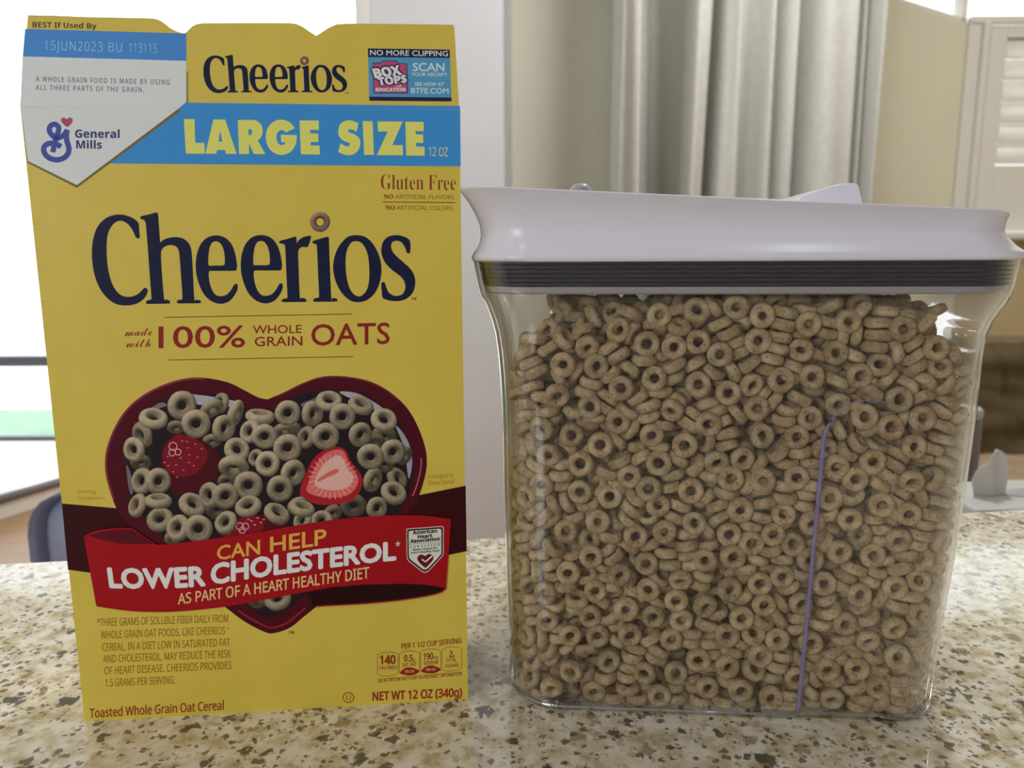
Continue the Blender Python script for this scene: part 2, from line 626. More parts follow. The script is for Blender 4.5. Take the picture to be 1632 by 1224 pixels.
for k in range(10):
    for i in range(n_ - 1):
        fs.append((k * n_ + i, k * n_ + i + 1, (k + 1) * n_ + i + 1, (k + 1) * n_ + i))
ts = mesh('tissue', vs, fs, M_TISSUE, tx, True)
ts.modifiers.new('thickness', 'SOLIDIFY').thickness = .0006
# small dark box behind it and grey canister
M_BLACK = mat('black_plastic', lin((48, 44, 42)), .5)
db = thing('speaker_box', 'small black box behind the white tissue box', 'box', (.592, 1.06, ZTAB))
box('case', -.05, .05, -.03, .03, 0, .062, M_BLACK, db, .004)
box('front_grille', -.044, .044, -.0315, -.029, .004, .058, mat('black_grille', lin((34, 32, 31)), .8), db, .002)
cn = thing('canister', 'slim grey canister with a white top behind the container, on the side table', 'canister', (.672, 1.13, ZTAB))
bm = bmesh.new()
lathe(bm, [(.0, 0), (.028, 0), (.030, .004), (.030, .125), (.028, .129), (.0, .13)], 28)
bm_obj('canister_body', bm, mat('grey_lilac_plastic', lin((126, 122, 132)), .45), cn, True)
bm = bmesh.new()
lathe(bm, [(.0, .13), (.0295, .13), (.0305, .133), (.0295, .142), (.026, .145), (.0, .146)], 28)
bm_obj('lid', bm, M_CARD, cn, True)

# ------------------------------------------------------------------ bar stool beyond the counter at the left
M_STOOL = mottled('blue_grey_leatherette', lin((158, 162, 186)), lin((150, 154, 178)), 18, .5, bump=.05)
bs = thing('bar_stool', 'blue-grey bar stool with rounded back beyond the counter, left of the cereal box', 'stool', (-.415, 1.06, FLOOR))
bm = bmesh.new()
box_bm(bm, -.215, .215, -.03, .03, .52, .853, .06, 5)
for v in bm.verts:
    v.co.y -= .10 + .5 * v.co.x ** 2 * -1
bm_obj('backrest', bm, M_STOOL, bs, True)
box('seat', -.20, .20, -.12, .26, .54, .63, M_STOOL, bs, .035, 4)
M_LEG = mat('dark_stool_legs', lin((52, 44, 40)), .4)
for sx_ in (-1, 1):
    for sy_ in (-1, 1):
        bm = bmesh.new()
        tube(bm, [(sx_ * .15, .07 + sy_ * .13, .55), (sx_ * .20, .07 + sy_ * .18, 0)], [.018, .014], 10)
        bm_obj('leg', bm, M_LEG, bs, True)
bm = bmesh.new()
tube(bm, [(-.19, -.09, .2), (.19, -.09, .2)], .009, 8)
bm_obj('footrest', bm, M_LEG, bs, True)

# ------------------------------------------------------------------ granite counter on its island
M_GRAN = mat('polished_granite', (.6, .55, .42), .07, .75)
t, b, N, L = nodes(M_GRAN)
tc = N('ShaderNodeTexCoord')


def nz_(scale, detail=4, dist=0.0, off=0):
    n = N('ShaderNodeTexNoise')
    n.inputs['Scale'].default_value = scale
    n.inputs['Detail'].default_value = detail
    n.inputs['Distortion'].default_value = dist
    mp = N('ShaderNodeMapping')
    mp.inputs['Location'].default_value = (off, off * .7, off * .3)
    L(tc.outputs['Object'], mp.inputs['Vector'])
    L(mp.outputs['Vector'], n.inputs['Vector'])
    return n


def ramp(src, stops):
    r = N('ShaderNodeValToRGB')
    e = r.color_ramp.elements
    while len(e) < len(stops):
        e.new(.5)
    for i, (p, c) in enumerate(stops):
        e[i].position = p
        e[i].color = (*c, 1) if len(c) == 3 else c
    L(src, r.inputs['Fac'])
    return r


def mixc(a, b_, f):
    m = N('ShaderNodeMixRGB')
    L(f, m.inputs['Fac'])
    for s, q in ((a, 'Color1'), (b_, 'Color2')):
        if isinstance(s, tuple):
            m.inputs[q].default_value = (*s, 1)
        else:
            L(s, m.inputs[q])
    return m.outputs['Color']


k3 = lambda v: (v, v, v)


def warped(scale, amt, off):
    """granite coordinates with ragged cell borders"""
    n = nz_(scale, 3, 0, off)
    sb = N('ShaderNodeVectorMath'); sb.operation = 'SUBTRACT'
    L(n.outputs['Color'], sb.inputs[0]); sb.inputs[1].default_value = (.5, .5, .5)
    sc_ = N('ShaderNodeVectorMath'); sc_.operation = 'SCALE'
    L(sb.outputs[0], sc_.inputs[0]); sc_.inputs['Scale'].default_value = amt
    ad_ = N('ShaderNodeVectorMath'); ad_.operation = 'ADD'
    L(tc.outputs['Object'], ad_.inputs[0]); L(sc_.outputs[0], ad_.inputs[1])
    return ad_.outputs[0]


def flecks(scale, keep, size, strength, off, soft=.06, cluster=None):
    """mineral flecks: a share of voronoi cells, each a ragged spot"""
    v = N('ShaderNodeTexVoronoi')
    v.inputs['Scale'].default_value = scale
    L(warped(scale * 2.2, 1.1 / scale, off), v.inputs['Vector'])
    d_ = ramp(v.outputs['Distance'], [(size - soft, k3(1)), (size + soft, k3(0))]).outputs['Color']
    sp = N('ShaderNodeSeparateColor')
    L(v.outputs['Color'], sp.inputs[0])
    kk = N('ShaderNodeMath'); kk.operation = 'GREATER_THAN'
    kk.inputs[1].default_value = 1 - keep
    if cluster:
        aa = N('ShaderNodeMath'); aa.operation = 'ADD'
        nn_ = nz_(cluster, 2, 0, off * 2)
        mm2 = N('ShaderNodeMath'); mm2.operation = 'MULTIPLY_ADD'
        L(nn_.outputs['Fac'], mm2.inputs[0]); mm2.inputs[1].default_value = 1.1; mm2.inputs[2].default_value = -.55
        L(sp.outputs[0], aa.inputs[0]); L(mm2.outputs[0], aa.inputs[1])
        L(aa.outputs[0], kk.inputs[0])
    else:
        L(sp.outputs[0], kk.inputs[0])
    ml = N('ShaderNodeMath'); ml.operation = 'MULTIPLY'
    L(d_, ml.inputs[0]); L(kk.outputs[0], ml.inputs[1])
    m2 = N('ShaderNodeMath'); m2.operation = 'MULTIPLY'
    L(ml.outputs[0], m2.inputs[0]); m2.inputs[1].default_value = strength
    return m2.outputs[0]


base = ramp(nz_(90, 8, .2).outputs['Fac'], [(.34, lin((200, 182, 144))), (.47, lin((229, 217, 190))), (.60, lin((246, 240, 226)))]).outputs['Color']
cg = mixc(base, lin((180, 158, 118)), flecks(230, .36, .44, .6, 5.2, .12))
cw = mixc(cg, lin((246, 240, 226)), flecks(170, .25, .40, .65, 9.4, .10))
c1 = mixc(cw, lin((148, 124, 82)), flecks(95, .20, .40, .75, 2.7, .08, 22))
c2 = mixc(c1, lin((92, 72, 46)), flecks(200, .25, .38, .8, 1.3, .06, 26))
c3 = mixc(c2, lin((64, 54, 44)), flecks(120, .13, .36, .85, 7.1, .05, 16))
c5 = mixc(c3, lin((52, 46, 42)), flecks(330, .16, .36, .75, 4.9, .06, 20))
c4 = mixc(c5, lin((70, 64, 64)), flecks(68, .055, .36, .9, 11.9, .06))
L(c4, b.inputs['Base Color'])
YL0, YR0 = (-.3931, .5594), (.4693, .677)
sl = (YR0[1] - YL0[1]) / (YR0[0] - YL0[0])
yb = lambda x: YL0[1] + (x - YL0[0]) * sl
xs0, xs1 = -1.3, 1.3
pl = [(xs0, -.12), (xs1, -.12), (xs1, yb(xs1)), (xs0, yb(xs0))]
bm = bmesh.new()
lo = [bm.verts.new((x, y, -.032)) for x, y in pl]
hi = [bm.verts.new((x, y, 0)) for x, y in pl]
bm.faces.new(lo[::-1])
bm.faces.new(hi)
for i in range(4):
    bm.faces.new((lo[i], lo[(i + 1) % 4], hi[(i + 1) % 4], hi[i]))
es = [e for e in bm.edges if all(v.co.z == 0 for v in e.verts)]
bmesh.ops.bevel(bm, geom=es, offset=.005, segments=4, profile=.5, affect='EDGES')
ct = bm_obj('countertop', bm, M_GRAN)
tag(ct, 'polished cream and brown speckled granite countertop under the box and container', 'countertop')
isl = thing('kitchen_island', 'white kitchen island cabinet under the granite countertop', 'cabinet', (0, .2, FLOOR))
vs = [(x * .98, (y - .2) * (.9 if y > .2 else .85), z) for z in (.0, .888) for x, y in pl]
mesh('cabinet_body', vs, [(3, 2, 1, 0), (4, 5, 6, 7), (0, 1, 5, 4), (1, 2, 6, 5), (2, 3, 7, 6), (3, 0, 4, 7)], M_WHITE, isl)

# slim bottle standing on the counter behind the container, only its cap shows
bt = thing('pump_bottle', 'lilac-grey rounded bottle top showing just above the container lid', 'bottle', (.0495, .565, 0))
bm = bmesh.new()
lathe(bm, [(.0, 0), (.019, 0), (.021, .003), (.021, .20), (.018, .215), (.010, .225), (.0085, .24), (.0, .24)], 28)
bm_obj('bottle_body', bm, mat('lilac_grey_bottle', lin((186, 182, 192)), .35), bt, True)
bm = bmesh.new()
lathe(bm, [(.0, .24), (.0085, .24), (.0085, .272), (.0075, .278), (.004, .2808), (.0, .281)], 24)
bm_obj('cap', bm, mat('lilac_grey_cap', lin((190, 184, 198)), .4), bt, True)

# ================================================================== clear storage container
AX, AY, PSI = .028, .362, R(-4.2)
DV = Vector((math.cos(PSI), math.sin(PSI), 0))
NV = Vector((-math.sin(PSI), math.cos(PSI), 0))
M_CLEAR = clear_plastic('clear_container_plastic', (.985, .985, .985), .03, .04, power=2.2)
M_BEAD = clear_plastic('clear_rim_plastic', (.8, .8, .82), .30, .06, power=2.0)
M_RIDGE = bpy.data.materials.new('lilac_lit_ridge')
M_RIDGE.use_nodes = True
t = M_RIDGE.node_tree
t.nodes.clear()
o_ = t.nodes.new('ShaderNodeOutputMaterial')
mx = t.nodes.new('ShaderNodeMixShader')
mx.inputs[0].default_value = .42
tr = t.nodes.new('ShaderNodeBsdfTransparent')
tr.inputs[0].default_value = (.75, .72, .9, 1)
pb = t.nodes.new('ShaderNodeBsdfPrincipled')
pb.inputs['Base Color'].default_value = (.40, .36, .62, 1)  # lilac reflected light put into the clear ridge's colour
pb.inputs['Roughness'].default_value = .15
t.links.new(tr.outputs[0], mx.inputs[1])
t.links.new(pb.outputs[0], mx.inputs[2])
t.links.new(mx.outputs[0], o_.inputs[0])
M_LID = mat('white_lid_plastic', lin((234, 231, 243)), .22, .5)
M_GASK = mat('dark_gasket_rubber', lin((58, 54, 68)), .38, .4)
M_FOOT = clear_plastic('clear_foot_plastic', (.35, .35, .38), .32, .05, power=2.0)

jar = thing('storage_container', 'clear plastic storage container full of toasted oat rings with a white lid', 'container', (AX, AY, 0), PSI)
LV = [(.0008, -.0280, .1860, .0026, .1050, .025), (.0026, -.0312, .1888, .0006, .1062, .0275), (.0085, -.0323, .1900, 0, .107, .028),
      (.0487, -.0334, .1917, -.0002, .1072, .028), (.0843, -.0342, .1947, -.0003, .1074, .028), (.1250, -.0350, .1968, -.0004, .1076, .028),
      (.1526, -.0354, .1982, -.0005, .1078, .028), (.1692, -.0362, .1984, -.0006, .1080, .028), (.1830, -.0373, .1984, -.0008, .1082, .028),
      (.1926, -.0386, .1989, -.0012, .1086, .028), (.1990, -.0402, .2006, -.0020, .1092, .028), (.2040, -.0418, .2028, -.0030, .1100, .028),
      (.2080, -.0432, .2050, -.0040, .1108, .028), (.2110, -.0452, .2062, -.0048, .1116, .028), (.2150, -.0462, .2068, -.0052, .1120, .028),
      (.2215, -.0475, .2076, -.0055, .1124, .028), (.2282, -.0486, .2084, -.0060, .1128, .028)]


def jl(z, a, b_, c, d, r, n=10):
    return [(x, y, z) for x, y in rrect(a, b_, c, d, r, n)]


TH = .0020
loops = [jl(*l) for l in LV]
inner = [jl(max(l[0], .0025), l[1] + TH, l[2] - TH, l[3] + TH, l[4] - TH, l[5] - TH) for l in LV[2:]]
inner = [jl(.0022, -.0285, .1865, .0035, .1035, .0245)] + inner
vs, fs = loft(loops + inner[::-1])
autosmooth(mesh('jar_body', vs, fs, M_CLEAR, jar), 50)
# raised edge of the hand grip, from the arch at its top down to the base, where the base line steps back
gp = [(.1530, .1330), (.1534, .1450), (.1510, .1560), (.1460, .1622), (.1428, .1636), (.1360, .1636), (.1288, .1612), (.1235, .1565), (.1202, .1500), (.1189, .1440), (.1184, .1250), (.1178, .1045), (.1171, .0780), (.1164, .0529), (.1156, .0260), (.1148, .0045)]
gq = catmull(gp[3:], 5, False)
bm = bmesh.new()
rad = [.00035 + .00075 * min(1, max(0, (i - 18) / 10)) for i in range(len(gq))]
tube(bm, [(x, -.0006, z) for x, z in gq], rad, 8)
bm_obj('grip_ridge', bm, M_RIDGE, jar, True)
bm = bmesh.new()
gq = catmull([(.1516, .1180), (.1526, .1270), (.1532, .1400), (.1531, .1460)], 4, False)
tube(bm, [(x, -.0006, z) for x, z in gq], .0005, 6)
bm_obj('grip_ridge', bm, M_CLEAR, jar, True)
# base rim: thin bright bead around the foot, stepping back right of the ridge
bp = rrect(-.0305, .1885, .0002, .1065, .0275, 10)
bm = bmesh.new()
q = [(x, y + (.0026 if (.1165 < x < .172 and y < .02) else 0), .0022) for x, y in bp]
# add the straight front run with the step
front = [(-.0030, .0002, .0022), (.06, .0002, .0022), (.1140, .0002, .0022), (.1160, .0026, .0024), (.160, .0026, .0024)]
lefts = [p for p in q if p[0] < -.0028]
rights = [p for p in q if p[0] > .160]
ring = front + rights + lefts
tube(bm, ring + [ring[0]], .0008, 8, cap=False)
bm_obj('base_rim', bm, M_BEAD, jar, True)
for fx, fy, w in ((.000, .0075, .0075), (.1625, .0080, .0085), (.000, .098, .0075), (.1625, .098, .0085)):
    bm = bmesh.new()
    bmesh.ops.create_uvsphere(bm, u_segments=18, v_segments=10, radius=1)
    for v in bm.verts:
        v.co = Vector((fx + v.co.x * w, fy - .003 + v.co.y * .0045, .0016 + v.co.z * .0016))
    bm_obj('foot', bm, M_FOOT, jar, True)


# ---- lid: concave skirt, sloping rim, dished top
def lidloop(z0, a, b_, c, d, r, zl=None, zr=None, sag=0.0, n=12):
    P = []
    for x, y in rrect(a, b_, c, d, r, n):
        s = (x - a) / (b_ - a)
        z = z0 if zl is None else zl + (zr - zl) * s + sag * 4 * s * (1 - s)
        P.append((x, y, z))
    return P


LL = [lidloop(.2282, -.0455, .2055, -.0025, .110, .028), lidloop(.2278, -.0487, .2090, -.0058, .113, .030), lidloop(.2290, -.0494, .2122, -.0066, .1140, .030),
      lidloop(.2304, -.0494, .2126, -.0066, .1140, .030), lidloop(.2322, -.0484, .2094, -.0056, .1130, .029), lidloop(.2345, -.0470, .2062, -.0042, .1116, .028),
      lidloop(.2375, -.0458, .2034, -.0028, .1100, .027), lidloop(.2405, -.0453, .2020, -.0020, .1092, .027, .2410, .2392),
      lidloop(0, -.0456, .2010, -.0018, .1090, .026, .2450, .2412), lidloop(0, -.0472, .1996, -.0026, .1094, .023, .2505, .2432, .0004),
      lidloop(0, -.0500, .1982, -.0045, .1104, .021, .2562, .2456, .0009), lidloop(0, -.0528, .1970, -.0068, .1116, .019, .2604, .2472, .0013),
      lidloop(0, -.0538, .1966, -.0076, .1122, .019, .2616, .2480, .0013), lidloop(0, -.0536, .1963, -.0073, .1119, .019, .2622, .2486, .0013),
      lidloop(0, -.0524, .1954, -.0063, .1109, .018, .2620, .2485, .0013), lidloop(0, -.0500, .1940, -.0045, .1092, .017, .2585, .2460, .0008),
      lidloop(0, -.0440, .1905, -.0005, .1055, .015, .2560, .2448, .0006)]
vs, fs = loft(LL)
lid = autosmooth(mesh('lid', vs, fs, M_LID, jar), 60)
# dark ribbed gasket seen through the clear collar
GL = []
for i in range(6):
    z = .2163 + i * .0020
    for dz, o in ((0, .0008), (.0005, -.0003), (.0015, -.0003), (.0019, .0008)):
        s = (z + dz - .2150) / .0132
        GL.append(jl(z + dz, -.0438 - .0022 * s + o, .2046 + .0014 * s - o, -.0030 - .0007 * s + o, .1100 + .0006 * s - o, .026, 12))
vs, fs = loft(GL)
autosmooth(mesh('gasket', vs, fs, M_GASK, lid), 35)
GL = [jl(.2128, -.0425, .2032, -.0022, .109, .0255, 12), jl(.2135, -.0436, .2042, -.0029, .110, .0258, 12), jl(.2162, -.0437, .2044, -.0029, .110, .0258, 12)]
vs, fs = loft(GL)
autosmooth(mesh('inner_collar', vs, fs, mat('grey_collar_plastic', lin((176, 170, 172)), .35), lid), 35)
# wedge tab of the pouring flap
TZ = lambda x: .2560 + (.2448 - .2560) * (x + .044) / .239 + .0006
ws = [(.100, TZ(.100) - .002), (.1057, .2569), (.1150, .2603), (.1225, .2626), (.1265, .2631), (.1305, .2629), (.1318, .2618), (.1345, .2530), (.1347, TZ(.135) - .004)]
vs = []
for y in (.012, .090):
    vs += [(x, y, z) for x, z in ws]
n = len(ws)
fs = [tuple(range(n)), tuple(range(2 * n - 1, n - 1, -1))] + [((i + 1) % n, i, n + i, n + (i + 1) % n) for i in range(n)]
pt = mesh('pour_tab', vs, fs, M_LID, lid)
bv = pt.modifiers.new('bevel', 'BEVEL')
bv.width = .0012
bv.segments = 3
bv.limit_method = 'ANGLE'
pt.data.polygons.foreach_set('use_smooth', [True] * len(pt.data.polygons))

# ================================================================== the toasted oat rings
M_OAT = mat('toasted_oat', (.5, .37, .2), .85, .25)
t, b, N, L = nodes(M_OAT)
tc = N('ShaderNodeTexCoord')
geo = N('ShaderNodeNewGeometry')
n1 = nz_(260, 4)
n2 = nz_(900, 2)
vo = N('ShaderNodeTexVoronoi')
vo.inputs['Scale'].default_value = 520
L(tc.outputs['Object'], vo.inputs['Vector'])
r1 = ramp(n1.outputs['Fac'], [(.32, lin((176, 146, 104))), (.52, lin((206, 180, 138))), (.70, lin((224, 202, 164)))]).outputs['Color']
r2 = ramp(n2.outputs['Fac'], [(.60, k3(0)), (.72, k3(.5))]).outputs['Color']
cA = mixc(r1, lin((146, 112, 70)), r2)
r3 = ramp(vo.outputs['Distance'], [(.15, k3(.95)), (.22, k3(0))]).outputs['Color']
n4 = ramp(nz_(70, 2, 0, 4.4).outputs['Fac'], [(.46, k3(0)), (.54, k3(1))]).outputs['Color']
mu = N('ShaderNodeMixRGB'); mu.blend_type = 'MULTIPLY'; mu.inputs[0].default_value = 1
L(r3, mu.inputs[1]); L(n4, mu.inputs[2])
cB = mixc(cA, lin((92, 62, 34)), mu.outputs[0])
rv = N('ShaderNodeHueSaturation')
mr = N('ShaderNodeMapRange')
mr.inputs['To Min'].default_value = .78
mr.inputs['To Max'].default_value = 1.02
oi = N('ShaderNodeObjectInfo')
ad = N('ShaderNodeMath'); ad.operation = 'ADD'
fr = N('ShaderNodeMath'); fr.operation = 'FRACT'
L(geo.outputs['Random Per Island'], ad.inputs[0]); L(oi.outputs['Random'], ad.inputs[1]); L(ad.outputs[0], fr.inputs[0])
L(fr.outputs[0], mr.inputs['Value'])
L(mr.outputs[0], rv.inputs['Value'])
L(cB, rv.inputs['Color'])
L(rv.outputs[0], b.inputs['Base Color'])
bp_ = N('ShaderNodeBump')
bp_.inputs['Strength'].default_value = .55
bp_.inputs['Distance'].default_value = .0006
nb = nz_(620, 4)
L(nb.outputs['Fac'], bp_.inputs['Height'])
L(bp_.outputs['Normal'], b.inputs['Normal'])


def ring_mesh(seed, n, m):
    V, F = [], []
    Rc, rr, rz = .00402, .00212, .00262
    s0 = Vector((seed * 3.1, seed * 1.7, 0))
    hole = random.Random(seed).uniform(.72, .98)
    for i in range(n):
        a = 2 * math.pi * i / n
        dirv = Vector((math.cos(a), math.sin(a), 0))
        k = noise.noise(dirv * 1.1 + s0)
        k2 = noise.noise(dirv * 2.4 + s0 * 2)
        for j in range(m):
            p = 2 * math.pi * j / m
            cp, sp = math.cos(p), math.sin(p)
            q = 1 / (abs(cp) ** 2.2 + abs(sp) ** 2.2) ** (1 / 2.2)
            r_ = rr * (1 + .10 * k)
            if cp < 0:
                r_ *= hole * (1 + .22 * k2)
            rad_ = Rc * (1 + .05 * k2) + r_ * cp * q
            P = dirv * rad_ + Vector((0, 0, rz * sp * q * (1 + .12 * noise.noise(dirv * 1.6 + s0 * 3)) + .0004 * k))
            P += P.normalized() * .00022 * noise.noise(P * 900 + s0)
            V.append(tuple(P))
    for i in range(n):
        for j in range(m):
            F.append((i * m + j, ((i + 1) % n) * m + j, ((i + 1) % n) * m + (j + 1) % m, i * m + (j + 1) % m))
    return V, F


